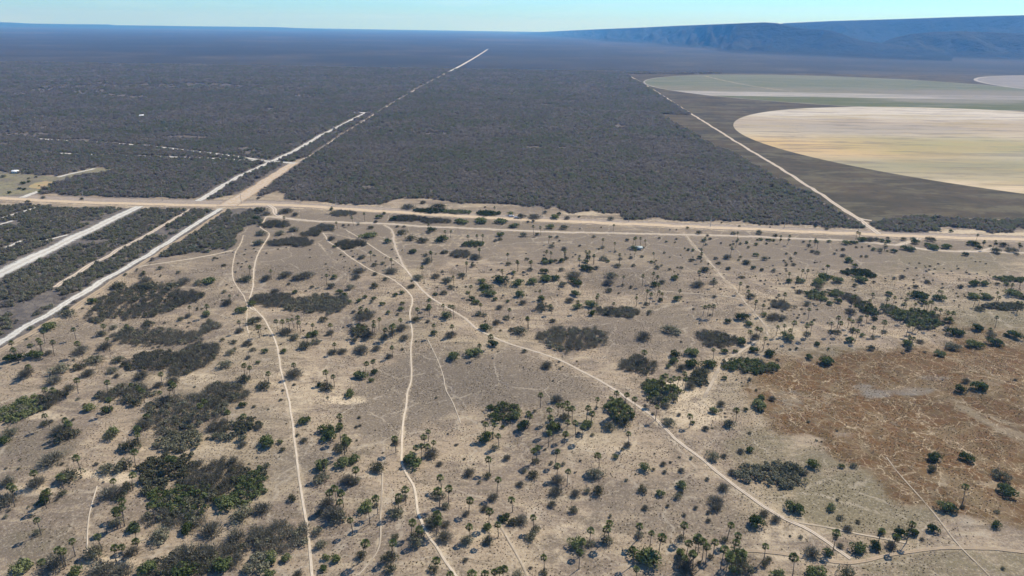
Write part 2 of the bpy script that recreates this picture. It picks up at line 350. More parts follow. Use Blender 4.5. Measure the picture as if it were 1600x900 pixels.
ribbon("dirt_track", S2, 4.2, MAT_TRACK, "narrow pale track running just below the main dirt road", "track")
ribbon("dirt_track", [(1400, 383), (1412, 381), (1422, 377), (1436, 372)], 4.5, MAT_TRACK, "short link from the lower track to the main road at right", "track")
ribbon("dirt_track", [(1527, 392.5), (1540, 390), (1552, 387)], 3.5, MAT_TRACK, "short stub of track between bushes at far right", "track")
ribbon("dirt_track", [(420, 320), (430.6, 326), (430, 332), (435, 337), (444, 341)], 5, MAT_TRACK, "short curved link between main road and lower track", "track")
FR = [(977, 115), (1008, 132), (1046, 156), (1080, 178), (1116, 200), (1160, 228), (1200, 251), (1265, 292), (1300, 315), (1335, 338), (1352, 350), (1372, 366)]
ribbon("farm_track", FR, 5.5, MAT_TRACK, "straight pale farm track along the woodland edge to the fields", "track", 6, lift=0.16)
ribbon("farm_track", [(1318, 328), (1335, 338), (1348, 343), (1362, 344.5)], 5, MAT_TRACK, "short pale spur off the farm track beside the tree belt", "track", 5, lift=0.17)
def strip(name, up, lo, mat, label, cat):
    A, _ = resample(wpoly(up), 4.0); n = len(A)
    B, _ = resample(wpoly(lo), 4.0); q = np.linspace(0, len(B) - 1, n); B = np.c_[np.interp(q, range(len(B)), B[:, 0]), np.interp(q, range(len(B)), B[:, 1])]
    t = np.array([0, .25, .5, .75, 1.0]); X = A[:, None, 0] * (1 - t) + B[:, None, 0] * t; Y = A[:, None, 1] * (1 - t) + B[:, None, 1] * t
    _lift[0] += 0.004; V = np.stack([X, Y, hgt(X, Y) + _lift[0]], -1).reshape(-1, 3)
    i = (np.arange(n - 1)[:, None] * 5 + np.arange(4)[None]).ravel(); me = mesh_np(name, V, np.c_[i, i + 5, i + 6, i + 1], [mat])
    fattr(me, "across", np.tile(t * 2 - 1, n)); o = link(name, me); tag(o, label, cat, None, "structure")
    mid = (A + B) / 2; ROADS.append(([tuple(p) for p in mid[::2]] + [tuple(mid[-1])], float(np.hypot(*(A - B).T).mean() / 2.2)))
strip("dirt_road", [(208, 322.5), (158, 344), (133, 358), (103, 368), (80, 383), (48, 395), (0, 418), (-120, 472), (-250, 530)], [(228, 322.5), (164, 355), (132, 371), (97, 388), (70, 403), (25, 424), (0, 438), (-120, 500), (-250, 562)], MAT_WHITE, "broad white sand road slanting to the left edge", "road")
R2 = [(300, 327), (295, 330), (265, 347), (225, 370), (195, 385), (160, 405), (127, 422), (85, 449), (40, 474), (0, 498)]
ribbon("dirt_track", R2[:8], 4.5, MAT_TRACK, "thin pale track between the two slanting sand roads", "track")
R3 = [(346, 326), (312, 347), (287, 362), (260, 381), (250, 387), (200, 417), (150, 445), (92, 480), (57, 502), (0, 534), (-80, 580), (-200, 648)]
ribbon("dirt_road", R3, 6.5, MAT_WHITE, "white sand road slanting from crossroads to lower left edge", "road")
R3B = [(358, 325), (325, 347), (306, 359.5), (250, 394), (205, 423), (162, 449), (120, 477), (75, 508), (0, 545), (-80, 592), (-200, 660)]
ribbon("dirt_track", R3B, 4.5, MAT_TANR, "tan track beside the white sand road at lower left", "track")
for P_, w_, lb in (
    ([(0, 341), (25, 334), (56, 324)], 4, "upper short pale track in the scrub at left edge"),
    ([(-30, 359), (0, 351), (19, 345)], 4, "lower short pale track in the scrub at left edge"),
    ([(62, 377), (77, 375), (106, 367)], 4, "short pale track joining the broad white sand road"),
    ([(0, 389), (20, 384), (35, 376)], 5, "sandy gap in the scrub at the left edge")):
    ribbon("dirt_track", P_, w_, MAT_WHITE, lb, "track")
ribbon("dirt_track", [(90, 277), (118, 270), (147, 263.5)], 6, MAT_WHITE, "pale track along the small clearing at far left", "track")
ribbon("dirt_track", [(34, 309), (48, 304), (62, 299)], 9, MAT_WHITE, "pale entrance track from main road into left clearing", "track")
P1a = [(415.6, 339), (412, 346), (405, 354), (409, 357), (421, 364), (420, 370), (410, 384), (402, 400), (398, 412), (396, 425), (396, 447), (393, 460), (388, 472), (390, 482), (400, 486)]
P1 = [(388, 473), (400, 485), (415, 500), (424, 519), (432, 537), (436, 562), (440, 582), (447, 605), (452, 630), (456, 655), (460, 678), (462, 700), (466, 730), (470, 760), (474, 790), (480, 822), (484, 850), (486, 875), (488, 899), (489, 930)]
P1b = [(380, 368), (377, 380), (367, 395), (362, 420), (364, 437), (372, 450), (387, 474), (386, 495), (385, 508), (389, 521)]
P2 = [(504, 364), (510, 371), (510, 377), (527, 386), (537, 394), (550, 405), (575, 420), (605, 432), (625, 445), (632, 451), (642, 460), (646, 472), (640, 487), (642, 505), (645, 525), (642, 545), (643, 575), (642, 600), (637, 612), (634, 637), (629, 665), (629, 680), (627, 720), (632, 737), (645, 757), (651, 775), (652, 795), (660, 817), (670, 840), (685, 857), (697, 877), (712, 899), (735, 930)]
P3 = [(600, 352), (610, 357), (615, 367), (616, 383), (622, 400), (632, 417), (645, 437), (657, 450), (670, 464), (695, 479), (720, 492), (745, 515), (770, 526), (800, 539), (825, 547), (862, 557), (900, 575), (930, 591), (965, 612), (990, 630), (1025, 655), (1045, 675), (1065, 694), (1100, 720), (1132, 745), (1160, 770), (1200, 795), (1225, 810), (1260, 825), (1292, 845), (1310, 860), (1330, 873)]
P4 = [(1120, 858), (1200, 864), (1275, 875), (1307, 879), (1347, 876), (1400, 866), (1450, 859), (1500, 857), (1600, 862), (1700, 868)]
for P_, w_, m_, nm, lb in (
    (P1, 0.95, MAT_PATH, "footpath", "winding pale footpath running down the left third"),
    (P1a, 0.95, MAT_PATH, "footpath", "upper stretch of the left footpath below the crossroads"),
    (P1b, 0.65, MAT_PATH, "footpath", "faint loop of path left of the upper footpath"),
    (P2, 0.95, MAT_PATH, "footpath", "winding pale footpath running down the centre to bottom edge"),
    (P3, 1.7, MAT_TRACK, "sandy_track", "pale double rutted track curving from centre to lower right"),
    (P4, 1.7, MAT_TANR, "sandy_track", "tan track running along the bottom right corner"),
    ([(1225, 810), (1245, 817), (1305, 827), (1340, 835), (1375, 841), (1420, 849)], 1.1, MAT_FAINT, "footpath", "pale fork of the double track at lower right"),
    ([(1385, 715), (1405, 742), (1440, 780), (1470, 815), (1497, 852), (1525, 880), (1545, 899), (1570, 930)], 0.6, MAT_FAINT, "footpath", "faint straight trail out of the brown marsh"),
    ([(668, 530), (675, 545), (685, 565), (694, 590), (696, 610), (707, 627), (720, 662)], 0.4, MAT_PATH, "footpath", "faint trail over the bare brown rise at centre"),
    ([(541, 360), (560, 371), (575, 381), (594, 394), (607, 402), (625, 412), (640, 428)], 0.9, MAT_PATH, "footpath", "short path slanting into the double track"),
    ([(1072, 367), (1077, 376), (1088, 388), (1097, 396), (1109, 411), (1119, 421), (1132, 437), (1145, 449), (1157, 466), (1182, 492), (1197, 510), (1200, 525)], 1.6, MAT_FAINT, "footpath", "tan trail running down from the lower track at right"),
    ([(1030, 455), (1075, 458), (1120, 462), (1157, 468)], 1.4, MAT_FAINT, "footpath", "faint curving trail meeting the tan trail at right"),
    ([(1185, 532), (1160, 545), (1122, 575), (1112, 600), (1100, 622)], 2.2, MAT_FAINT, "footpath", "pale worn trail between green bushes right of centre"),
    ([(598, 735), (596, 775), (594, 815), (595, 850), (585, 872), (560, 900)], 0.7, MAT_FAINT, "footpath", "faint yellowish trail between the two long footpaths"),
    ([(152, 760), (142, 792), (137, 817), (136, 862)], 0.45, MAT_PATH, "footpath", "short thin footpath near the lower left corner"),
    ([(217, 417), (275, 409), (330, 399), (360, 392)], 1.6, MAT_PATH, "footpath", "thin path from the slanting roads to the left footpath"),
    ([(780, 820), (800, 855), (815, 882), (825, 905)], 0.9, MAT_FAINT, "footpath", "short faint trail at bottom centre"),
    ([(504, 364), (523, 366), (541, 371), (556, 374)], 1.2, MAT_FAINT, "footpath", "faint trail below the lower track, left of centre"),
    ([(495, 378), (505, 390), (512, 398)], 1.0, MAT_FAINT, "footpath", "very short faint trail below a grey thicket")):
    ribbon(nm, P_, w_, m_, lb, "path", 1.2 if w_ < 2 else 2.0)

# ------------------------------------------------------------------ land cover
def N_(P): return wpoly(P)
WOOD_MAIN = N_([(396, 313), (407, 309), (425, 301), (440, 300), (455, 310), (500, 315), (560, 321), (600, 320), (616, 312), (650, 310), (670, 310), (710, 315), (750, 319), (800, 318), (830, 323), (857, 326), (868, 323), (885, 330), (895, 335), (922, 330), (940, 334), (975, 334), (972, 342), (1000, 341), (1062, 344), (1112, 345), (1175, 349), (1250, 352), (1297, 355), (1331, 355), (1356, 353),
    (1325, 340), (1267, 305), (1200, 271), (1140, 238), (1100, 220), (1072, 202), (1046, 189), (1030, 178), (1082, 180), (1046, 156), (1008, 132), (978, 116), (1500, 112), (2300, 118), (2300, 70), (800, 56), (762, 70), (740, 90), (700, 112), (650, 139), (612, 162), (575, 184), (536, 209), (500, 236), (466, 256), (425, 283)])
WOOD_LEFT = N_([(-700, 298), (-100, 262), (0, 268), (13, 268), (40, 271), (85, 276), (118, 269), (143, 262.5), (181, 264), (163, 271.5), (125, 275.5), (90, 285), (80, 291), (62, 298), (64, 304), (125, 306.5), (200, 309), (307, 310), (325, 313), (350, 307), (391, 296), (430, 270), (455, 256), (462, 252), (500, 234), (536, 208), (575, 183), (612, 161), (650, 138), (700, 111), (740, 89), (762, 70), (790, 52), (-600, 40), (-900, 120)])
WOOD_LOW = N_([(-500, 298), (-100, 314), (0, 320), (100, 324), (210, 326), (350, 329), (362, 326), (408, 326), (410, 338), (402, 350), (385, 358), (370, 372), (360, 388), (300, 396), (250, 404), (222, 413), (200, 427), (162, 452), (75, 512), (0, 548), (-200, 665), (-500, 560)])
WOOD_BELT = N_([(1360, 352), (1372, 347), (1400, 344), (1440, 338), (1480, 340), (1530, 343), (1600, 344), (1900, 352), (1900, 372), (1600, 360), (1575, 364), (1548, 362), (1530, 359), (1480, 356), (1458, 357), (1456, 366), (1430, 368), (1400, 367), (1385, 362)])
FARM = N_([(978, 114.5), (1008, 132), (1046, 156), (1082, 179), (1030, 178), (1046, 189), (1072, 202), (1100, 220), (1140, 238), (1200, 271), (1267, 305), (1325, 340), (1345, 346), (1372, 347), (1440, 338), (1600, 344), (1900, 352), (2100, 340), (2100, 126), (1700, 118.5), (1300, 115.5)])
CLEAR = N_([(-100, 262), (0, 268), (13, 268), (40, 271), (85, 276), (118, 269), (143, 262.5), (181, 264), (163, 271.5), (125, 275.5), (90, 285), (80, 291), (62, 298), (50, 303), (40, 308), (0, 306), (-100, 298)])
FP = [(60, 143, 100, 6), (170, 132, 140, 4), (300, 134, 100, 4), (190, 152, 50, 5), (60, 135, 70, 4), (440, 136, 60, 5), (490, 150, 30, 3), (170, 186, 60, 2), (30, 210, 60, 3), (640, 320, 0.1, 0.1)]
def wood_mask(x, y, soft=True):
    wx = x + (fbm(x, y, 14, 3) - 0.5) * 16 * sstep(300, 500, y); wy = y + (fbm(x + 900, y, 14, 3) - 0.5) * 16
    m = in_poly(wx, wy, WOOD_MAIN) | in_poly(wx, wy, WOOD_LEFT) | in_poly(wx, wy, WOOD_BELT) | (in_poly(wx, wy, WOOD_LOW) & ((fbm(x, y, 26, 4) > 0.29) | (not soft)))
    px, py, _ = proj(x, y, 0); g = fbm(x, y, 60, 4)
    for a, b, c, d in FP: m = m & ~(soft & (RNG.random(np.shape(x)) > 0.22) & (np.hypot((px - a) / c, (py - b) / d) < 1.1) & (g > 0.50) & (y > 600))
    return m
def road_clear(x, y, extra=0.0):
    ok = np.ones(np.shape(x), bool)
    for P, hw in ROADS:
        P_ = np.asarray(P); lo = P_.min(0) - hw - 8; hi = P_.max(0) + hw + 8
        s = (x > lo[0]) & (x < hi[0]) & (y > lo[1]) & (y < hi[1])
        if s.any():
            d = pl_dist(x[s], y[s], P); idx = np.where(s)[0]; ok[idx[d < hw + extra]] = False
    return ok

# masks are patches of ground, given as (px, py, rx, ry, strength) and laid down where they lie
ELL = dict(
 mauve=[(350, 790, 160, 90, .35), (250, 620, 160, 60, .35), (430, 730, 50, 40, .5), (860, 600, 60, 30, .5), (330, 470, 50, 20, .5), (560, 770, 40, 30, .4), (960, 780, 50, 30, .5), (700, 740, 50, 20, .4), (500, 365, 700, 50, .75), (1250, 390, 500, 40, .7), (450, 410, 260, 40, .6), (330, 560, 200, 60, .35), (120, 520, 130, 40, .5), (150, 800, 110, 60, .4), (700, 590, 120, 50, 1), (600, 640, 70, 45, .9), (790, 600, 130, 55, .8), (650, 625, 90, 60, .8), (1010, 520, 130, 55, .6), (470, 405, 90, 30, .8), (560, 500, 60, 40, .4), (1280, 490, 60, 20, .6), (1000, 435, 120, 35, .7), (60, 690, 70, 40, .7), (60, 850, 80, 40, .9), (110, 510, 60, 20, .6), (480, 710, 40, 30, .7), (1060, 790, 110, 60, .5), (880, 860, 60, 20, .4), (300, 440, 60, 20, .6), (900, 355, 300, 4, .5), (1250, 400, 200, 20, .5)],
 pale=[(480, 600, 80, 50, .5), (500, 690, 80, 25, .4), (700, 375, 130, 16, .45), (1060, 612, 40, 20, 1), (1090, 645, 60, 30, .7), (1225, 520, 40, 14, .6), (940, 700, 80, 20, .5), (900, 850, 100, 35, .45), (1210, 835, 60, 20, .6), (1240, 870, 60, 12, .7), (1390, 400, 60, 6, .2), (1500, 362, 60, 5, .9), (1580, 366, 50, 5, .9), (140, 740, 40, 8, 1), (70, 650, 50, 8, .7), (290, 590, 60, 10, .6), (180, 745, 30, 12, 1), (60, 765, 60, 8, .7), (210, 700, 30, 10, .6), (320, 700, 60, 14, .5), (250, 820, 60, 14, .5), (180, 880, 50, 14, .7), (700, 850, 60, 20, .5), (540, 625, 40, 8, .8), (870, 800, 60, 16, .4), (1050, 700, 40, 30, .3), (770, 720, 60, 15, .5), (980, 480, 100, 10, .4), (770, 700, 70, 20, .4), (700, 322, 120, 3, .5), (920, 333, 60, 4, .7), (380, 520, 20, 20, .5), (20, 300, 60, 8, .35)],
 olive=[(1190, 700, 60, 40, .6), (1380, 800, 120, 40, .8), (1290, 720, 70, 30, .7), (1560, 500, 90, 35, .7), (1320, 550, 70, 14, .6), (1490, 410, 130, 22, .55), (1400, 430, 90, 20, .4), (1500, 880, 190, 30, .6), (1330, 770, 120, 60, .9), (1150, 800, 60, 60, .3), (700, 640, 60, 30, .0), (1200, 690, 60, 30, .5), (1400, 850, 80, 30, .4), (60, 700, 80, 50, .3), (60, 850, 80, 40, .4), (10, 280, 80, 20, .5)],
 marsh=[(1600, 700, 130, 110, 1), (1480, 650, 190, 60, 1), (1560, 560, 110, 30, 1), (1330, 590, 150, 30, 1), (1450, 575, 200, 34, 1), (1300, 640, 110, 50, 1), (1400, 700, 130, 44, 1), (1400, 620, 220, 78, 1), (1560, 640, 180, 120, 1.1), (1500, 740, 170, 60, .9), (1300, 600, 110, 40, .6), (1420, 690, 120, 60, .9), (1560, 780, 80, 30, .8), (1230, 660, 40, 25, .5)],
 grey=[(1370, 616, 38, 9, 1), (1430, 612, 34, 8, .9), (1346, 606, 18, 6, .9), (1465, 590, 34, 6, .8), (1540, 572, 60, 9, .5), (1232, 625, 22, 14, .7), (1215, 650, 26, 10, .6), (1500, 800, 60, 8, .4), (1390, 662, 50, 10, .6), (1550, 600, 40, 12, .6), (1480, 740, 60, 20, .35)])
def emask(name, px, py, nz):
    m = np.zeros(px.shape)
    for cx, cy, rx, ry, w in ELL[name]:
        q = np.sqrt(((px - cx) / rx) ** 2 + ((py - cy) / ry) ** 2) + (nz - 0.5) * (2.6 if name == 'grey' else 1.3)
        m = np.maximum(m, w * (1 - sstep(0.45, 1.35, q)))
    return m

def grow(a, b, s0, k):
    r = [a]; s = s0
    while r[-1] < b: s *= k; r.append(r[-1] + s)
    return r[1:]
def build_ground():
    D = 1.6; R = 30000.0
    gx = np.arange(0, 430, D); right = np.r_[gx, grow(gx[-1], 26000, D, 1.075)]
    xs = np.r_[-right[:0:-1], right]
    gy = np.arange(96, 560, D); ys = np.r_[-np.array(grow(-96, 4000, 6, 1.35))[::-1], gy, grow(gy[-1], R, D, 1.022)]
    ys = ys[(ys > -4000) | (ys >= 96)]
    X, Y = np.meshgrid(xs, ys); X = X.ravel(); Y = Y.ravel(); Z = hgt(X, Y)
    px, py, dep = proj(X, Y, Z); front = Y > 60
    nz = fbm(X, Y, 30, 4); nf = fbm(X, Y, 7, 3)
    nx, ny = len(xs), len(ys)
    i = (np.arange(ny - 1)[:, None] * nx + np.arange(nx - 1)[None]).ravel(); F = np.c_[i, i + 1, i + nx + 1, i + nx]
    me = mesh_np("ground", np.c_[X, Y, Z], F, [MAT_GROUND], smooth=True)
    for nm in ELL:
        m = emask(nm, px, py, nz * 0.7 + nf * 0.3) * front
        if nm == "pale":   # worn bare ground beside tracks and paths
            near = (Y < 600) & (Y > 90) & (np.abs(X) < 500); idx = np.where(near)[0]
            dd = np.full(len(idx), 99.0)
            for P, hw in ROADS:
                P_ = np.asarray(P)
                lo = P_.min(0) - 14; hi = P_.max(0) + 14
                s = (X[idx] > lo[0]) & (X[idx] < hi[0]) & (Y[idx] > lo[1]) & (Y[idx] < hi[1])
                if s.any(): dd[s] = np.minimum(dd[s], (pl_dist(X[idx][s], Y[idx][s], P) - hw) / min(3.5, 0.8 + 2 * hw))
            m[idx] = np.maximum(m[idx], 0.62 * (1 - sstep(0, 1, dd)))
        fattr(me, nm, m)
    w = wood_mask(X, Y, False); w |= (Y > 2500); w |= (Y < 60) & False
    w |= (np.abs(X) > 0.95 * Y + 260) & (Y > 560)
    fattr(me, "wood", w.astype(float))
    farm = in_poly(X, Y, FARM)
    fattr(me, "farwood", (w & ~farm) * sstep(1500, 2500, Y))
    o = link("ground", me); tag(o, "sandy tan savanna ground with brown marsh and woodland floor", "ground", None, "structure")
build_ground()

# the farm land and its round fields
def sheet(name, P, z, mat, label, cat):
    import bmesh
    bm = bmesh.new(); vs_ = [bm.verts.new((x, y, z)) for x, y in P]; f = bm.faces.new(vs_)
    bmesh.ops.triangulate(bm, faces=[f]); bmesh.ops.recalc_face_normals(bm, faces=bm.faces)
    if sum(f.normal.z for f in bm.faces) < 0: bmesh.ops.reverse_faces(bm, faces=bm.faces)
    me = bpy.data.meshes.new(name); bm.to_mesh(me); bm.free(); me.materials.append(mat)
    o = link(name, me); tag(o, label, cat, None, "structure"); return o
def dense(P, step=12, jit=0.0):
    out = []
    for i in range(len(P)):
        a = np.array(P[i]); b = np.array(P[(i + 1) % len(P)]); n = max(1, int(np.hypot(*(b - a)) / step))
        for j in range(n):
            q = a + (b - a) * j / n
            if jit: q = q + (np.array([float(fbm(q[0], q[1], 18, 3)), float(fbm(q[0] + 77, q[1], 18, 3))]) - 0.5) * jit
            out.append((float(q[0]), float(q[1])))
    return out
def farm_mat():
    k = NT("fallow_land"); P = k.pos(); n = k.noise(P, 0.012, 5, 0.6); n2 = k.noise(P, 0.09, 4, 0.7)
    mp_ = k.n("ShaderNodeMapping"); mp_.inputs["Scale"].default_value = (0.012, 0.030, 1); k.l(P, mp_.inputs[0]); st = k.noise(mp_.outputs[0], 1.0, 6, 0.7, 0.6)
    col = k.mix(k.mr(n, 0.38, 0.62), (0.108, 0.083, 0.052), (0.080, 0.068, 0.044))
    col = k.mix(k.mr(st, 0.46, 0.62, 0, 0.7), col, (0.17, 0.145, 0.088)); col = k.mix(k.mr(n2, 0.5, 0.7, 0, 0.5), col, (0.050, 0.045, 0.037))
    return k.surf(col, 0.97, n2, 0.6, 1.5, 0.03, k=0.85)
sheet("farm_land", dense(FARM, 60), 0.06, farm_mat(), "grey brown fallow land around the round irrigated fields", "farmland")
def fit_circle(P):
    W_ = np.array([U(a, b) for a, b in P]); A = np.c_[2 * W_, np.ones(len(W_))]; s = np.linalg.lstsq(A, (W_ ** 2).sum(1), rcond=None)[0]
    return s[0], s[1], math.sqrt(s[2] + s[0] ** 2 + s[1] ** 2)
C1 = fit_circle([(1150, 197), (1165, 212), (1200, 231), (1300, 257), (1400, 275), (1500, 288), (1600, 297), (1180, 182), (1240, 172), (1330, 165.5)])
C2 = fit_circle([(1008, 130), (1060, 146.5), (1120, 152), (1200, 157), (1310, 163), (1050, 121.5), (1130, 117.5), (1200, 115.8)])
C3 = fit_circle([(1521, 125), (1535, 130), (1600, 139), (1560, 119), (1600, 117.5)])
print("circles", C1, C2, C3)
def field_mat(name, bands, streak, marks, spots=(), warp=180):
    """bands: list of (northing, colour) across the field"""
    k = NT(name); P = k.pos(); sx = k.n("ShaderNodeSeparateXYZ"); k.l(P, sx.inputs[0]); Y = sx.outputs[1]
    n = k.noise(P, 0.006, 5, 0.6, 0.5)
    Yw = k.math('ADD', Y, k.math('MULTIPLY', k.math('SUBTRACT', n, 0.5), warp))
    col = bands[0][1]
    for y0, wd, c in bands[1:]: col = k.mix(k.mr(Yw, y0 - wd, y0 + wd), col, c)
    for (cx, cy), rx, ry, c in spots:      # patches of other soil or regrowth
        vx = k.math('DIVIDE', k.math('SUBTRACT', sx.outputs[0], cx), rx); vy = k.math('DIVIDE', k.math('SUBTRACT', Y, cy), ry)
        q = k.math('ADD', k.math('SQRT', k.math('ADD', k.math('MULTIPLY', vx, vx), k.math('MULTIPLY', vy, vy))), k.math('MULTIPLY', k.math('SUBTRACT', n, 0.5), 2.2))
        col = k.mix(k.mr(q, 0.4, 1.5, 0.62, 0), col, c)
    mp_ = k.n("ShaderNodeMapping"); mp_.inputs["Scale"].default_value = (0.006, 0.045, 1); k.l(P, mp_.inputs[0]); st = k.noise(mp_.outputs[0], 1.0, 7, 0.75, 0.3)
    mp2 = k.n("ShaderNodeMapping"); mp2.inputs["Scale"].default_value = (0.004, 0.02, 1); k.l(P, mp2.inputs[0]); s2 = k.noise(mp2.outputs[0], 1.0, 4, 0.65, 0.3)
    col = k.mix(k.mr(st, 0.49, 0.60, 0, streak * 0.75), col, marks[0]); col = k.mix(k.mr(s2, 0.50, 0.62, 0, 0.55), col, marks[1])
    return k.surf(col, 0.97, st, 0.2, 0.4, 0.03, k=0.76)
def disc(name, C, z, mat, label, r0=0.0, r1=1.0):
    cx, cy, r = C; a = np.linspace(0, 2 * math.pi, 181)[:-1]; rj = 1 + 0.0
    if r0 == 0: return sheet(name, [(cx + r * math.cos(t), cy + r * math.sin(t)) for t in a], z, mat, label, "field")
    n = len(a); V = [(cx + r * q * math.cos(t), cy + r * q * math.sin(t), z) for q in (r0, r1) for t in a]
    F = [(i, (i + 1) % n, n + (i + 1) % n, n + i) for i in range(n)]
    o = link(name, mesh_np(name, V, F, [mat])); tag(o, label, "field edge", None, "structure"); return o
def NY(px, py): return U(px, py)[1]
fm1 = field_mat("stubble_field", [(0, (0.70, 0.54, 0.34)), (NY(1500, 281), 22, (0.47, 0.39, 0.235)), (NY(1500, 262), 40, (0.48, 0.41, 0.255)), (NY(1400, 232), 60, (0.57, 0.465, 0.31)), (NY(1400, 205), 60, (0.50, 0.40, 0.275)), (NY(1400, 186), 60, (0.66, 0.57, 0.44))], 0.75, ((0.20, 0.165, 0.13), (0.47, 0.37, 0.19)), [(U(1215, 232), 260, 85, (0.70, 0.46, 0.22)), (U(1300, 225), 230, 70, (0.66, 0.45, 0.20)), (U(1500, 228), 190, 80, (0.33, 0.32, 0.14)), (U(1560, 262), 220, 55, (0.30, 0.275, 0.15)), (U(1330, 200), 180, 80, (0.40, 0.35, 0.28))])
disc("crop_field", C1, 0.10, fm1, "large round field of pale cream stubble at right")
fm2 = field_mat("green_field", [(0, (0.155, 0.16, 0.068)), (NY(1300, 152.2), 6, (0.46, 0.41, 0.34)), (NY(1300, 145.5), 14, (0.25, 0.225, 0.15)), (NY(1300, 138), 50, (0.195, 0.20, 0.12)), (NY(1300, 124), 60, (0.22, 0.22, 0.14))], 0.5, ((0.10, 0.115, 0.07), (0.25, 0.235, 0.17)), [(U(1530, 148), 260, 170, (0.30, 0.26, 0.215)), (U(1480, 158), 170, 60, (0.36, 0.31, 0.26))], 20)
disc("crop_field", C2, 0.09, fm2, "round grey green field with a pale sandy rim farther back")
disc("crop_field", C3, 0.12, field_mat("fallow_field", [(0, (0.22, 0.20, 0.17)), (C3[1], 80, (0.30, 0.27, 0.23))], 0.4, ((0.2, 0.18, 0.16), (0.36, 0.33, 0.28))), "farthest round field of pale grey soil at right edge")
rim = simple_mat("field_rim_sand", (0.33, 0.29, 0.235), (0.25, 0.22, 0.175), 0.02)
disc("field_rim", C2, 0.135, rim, "thin pale sandy ring track around the green round field", 0.992, 1.0)
disc("field_rim", C3, 0.14, rim, "thin pale ring track around the farthest round field", 0.985, 1.0)
ribbon("farm_track", [(1100, 118.5), (1140, 128), (1190, 137), (1240, 143)], 8, MAT_FAINT, "pale wheel track slanting across the green field", "track", 10, lift=0.15, keep=False)
def clear_mat():
    k = NT("clearing_grass"); P = k.pos(); n = k.noise(P, 0.03, 5, 0.6); n2 = k.noise(P, 0.25, 4, 0.7)
    col = k.mix(k.mr(n, 0.4, 0.6), (0.20, 0.17, 0.13), (0.27, 0.235, 0.135)); col = k.mix(k.mr(n2, 0.48, 0.7, 0, 0.8), col, (0.10, 0.105, 0.05))
    return k.surf(col, 0.97, n2, 0.5, 1, 0.03, k=0.85)
sheet("clearing", dense(CLEAR, 10, 10), 0.03, clear_mat(), "grassy clearing in the woodland at the left edge", "clearing")
k_ = NT("orange_soil"); n_ = k_.noise(k_.pos(), 0.12, 5, 0.65)
sheet("bare_patch", dense(N_([(46, 294), (52, 287), (66, 284), (84, 284.5), (84, 288), (76, 292), (62, 296)]), 5, 9), 0.07, k_.surf(k_.mix(k_.mr(n_, 0.4, 0.6), (0.38, 0.25, 0.13), (0.30, 0.25, 0.12)), 0.97), "orange bare patch inside the clearing at left", "bare ground")

# ------------------------------------------------------------------ hills on the horizon
def ridge(name, sil, D, Wd, tex, label, drop=0.0, seed=0):
    sil = np.array(sil, float); n = 260; m = 46
    px = np.linspace(sil[0, 0], sil[-1, 0], n); py = np.interp(px, sil[:, 0], sil[:, 1])
    a = (px - 800) / FPX; b = (450 - py) / FPX
    d = cF[:, None] + cR[:, None] * a + cU[:, None] * b
    hd = np.hypot(d[0], d[1]); ux = d[0] / hd; uy = d[1] / hd; slope = d[2] / hd
    Dd = D(px) if callable(D) else np.full(n, float(D)); Hc = CAM_H + slope * Dd
    Wd = Wd(Dd) if callable(Wd) else Wd
    t = np.linspace(0, 1.35, m); V = []
    s = np.cumsum(np.r_[0, np.hypot(np.diff(ux * Dd), np.diff(uy * Dd))])
    for j, q in enumerate(t):
        dist = Dd - Wd + Wd * q if q <= 1 else Dd + (q - 1) * Wd * 1.6
        g = np.abs(fbm(s + 80 * math.sin(q * 5 + seed) + seed * 3000, dist * 0.55, tex, 5) - 0.5) * 2
        gb = fbm(s + seed * 999, dist, tex * 3, 3)
        pr = min(q, 1.0) ** 1.15; pr = pr * pr * (2.2 - 1.2 * pr) if q < 1 else 1.0
        e = 4 * min(q, 1) * (1 - min(q, 1))
        h = np.maximum(Hc, 0) * pr * (1 - e * (0.95 - 1.7 * g)) * (1 - e * 0.35 * (gb - 0.3))
        if q > 1: h = np.maximum(Hc, 0) * (1 - ((q - 1) / 0.35) ** 2 * 0.5)
        h = np.minimum(h, CAM_H + (Hc - CAM_H) * 1.0) if q < 1 else h
        V.append(np.c_[ux * dist, uy * dist, h - 3.0 * (q == 0) - 0.5])
    V = np.concatenate(V); i = (np.arange(m - 1)[:, None] * n + np.arange(n - 1)[None]).ravel()
    k = NT(name + "_scrub"); P = k.pos(); wc = mat_wood_color(k, P); wc = k.mix(1.0, wc, k.mix(k.mr(k.attr('rise'), 0.0, 0.35), (1, 1, 1), (0.52, 0.56, 0.48)), 'MULTIPLY')
    rise = np.repeat(t, n)
    hm = mesh_np(name, V, np.c_[i, i + 1, i + n + 1, i + n], [k.surf(wc, 0.97, k.noise(P, 0.012, 5, 0.65), 1.0, 40, 0.02)], smooth=True)
    fattr(hm, 'rise', rise); o = link(name, hm)
    tag(o, label, "hills", None, "structure")
ridge("hills", [(1195, 42), (1225, 36), (1300, 32.5), (1400, 29.5), (1470, 27), (1500, 26), (1560, 24.3), (1600, 23.3), (1700, 21), (1900, 19)], 9500, 2900, 620, "long flat topped blue mesa on the right horizon", seed=2)
ridge("hills", [(790, 52.5), (850, 49.8), (880, 48.2), (930, 45.8), (1000, 43), (1060, 40), (1100, 38.5), (1160, 36), (1195, 34.6), (1215, 36), (1235, 41), (1260, 45), (1285, 46), (1300, 48), (1325, 56), (1345, 63), (1400, 71), (1440, 77), (1490, 84)], lambda p: np.interp(p, [700, 830, 950, 1150, 1490], [24000, 21000, 12500, 7400, 6400]), lambda D_: D_ * 0.27, 420, "lower rounded blue ridge in front of the mesa", seed=5)
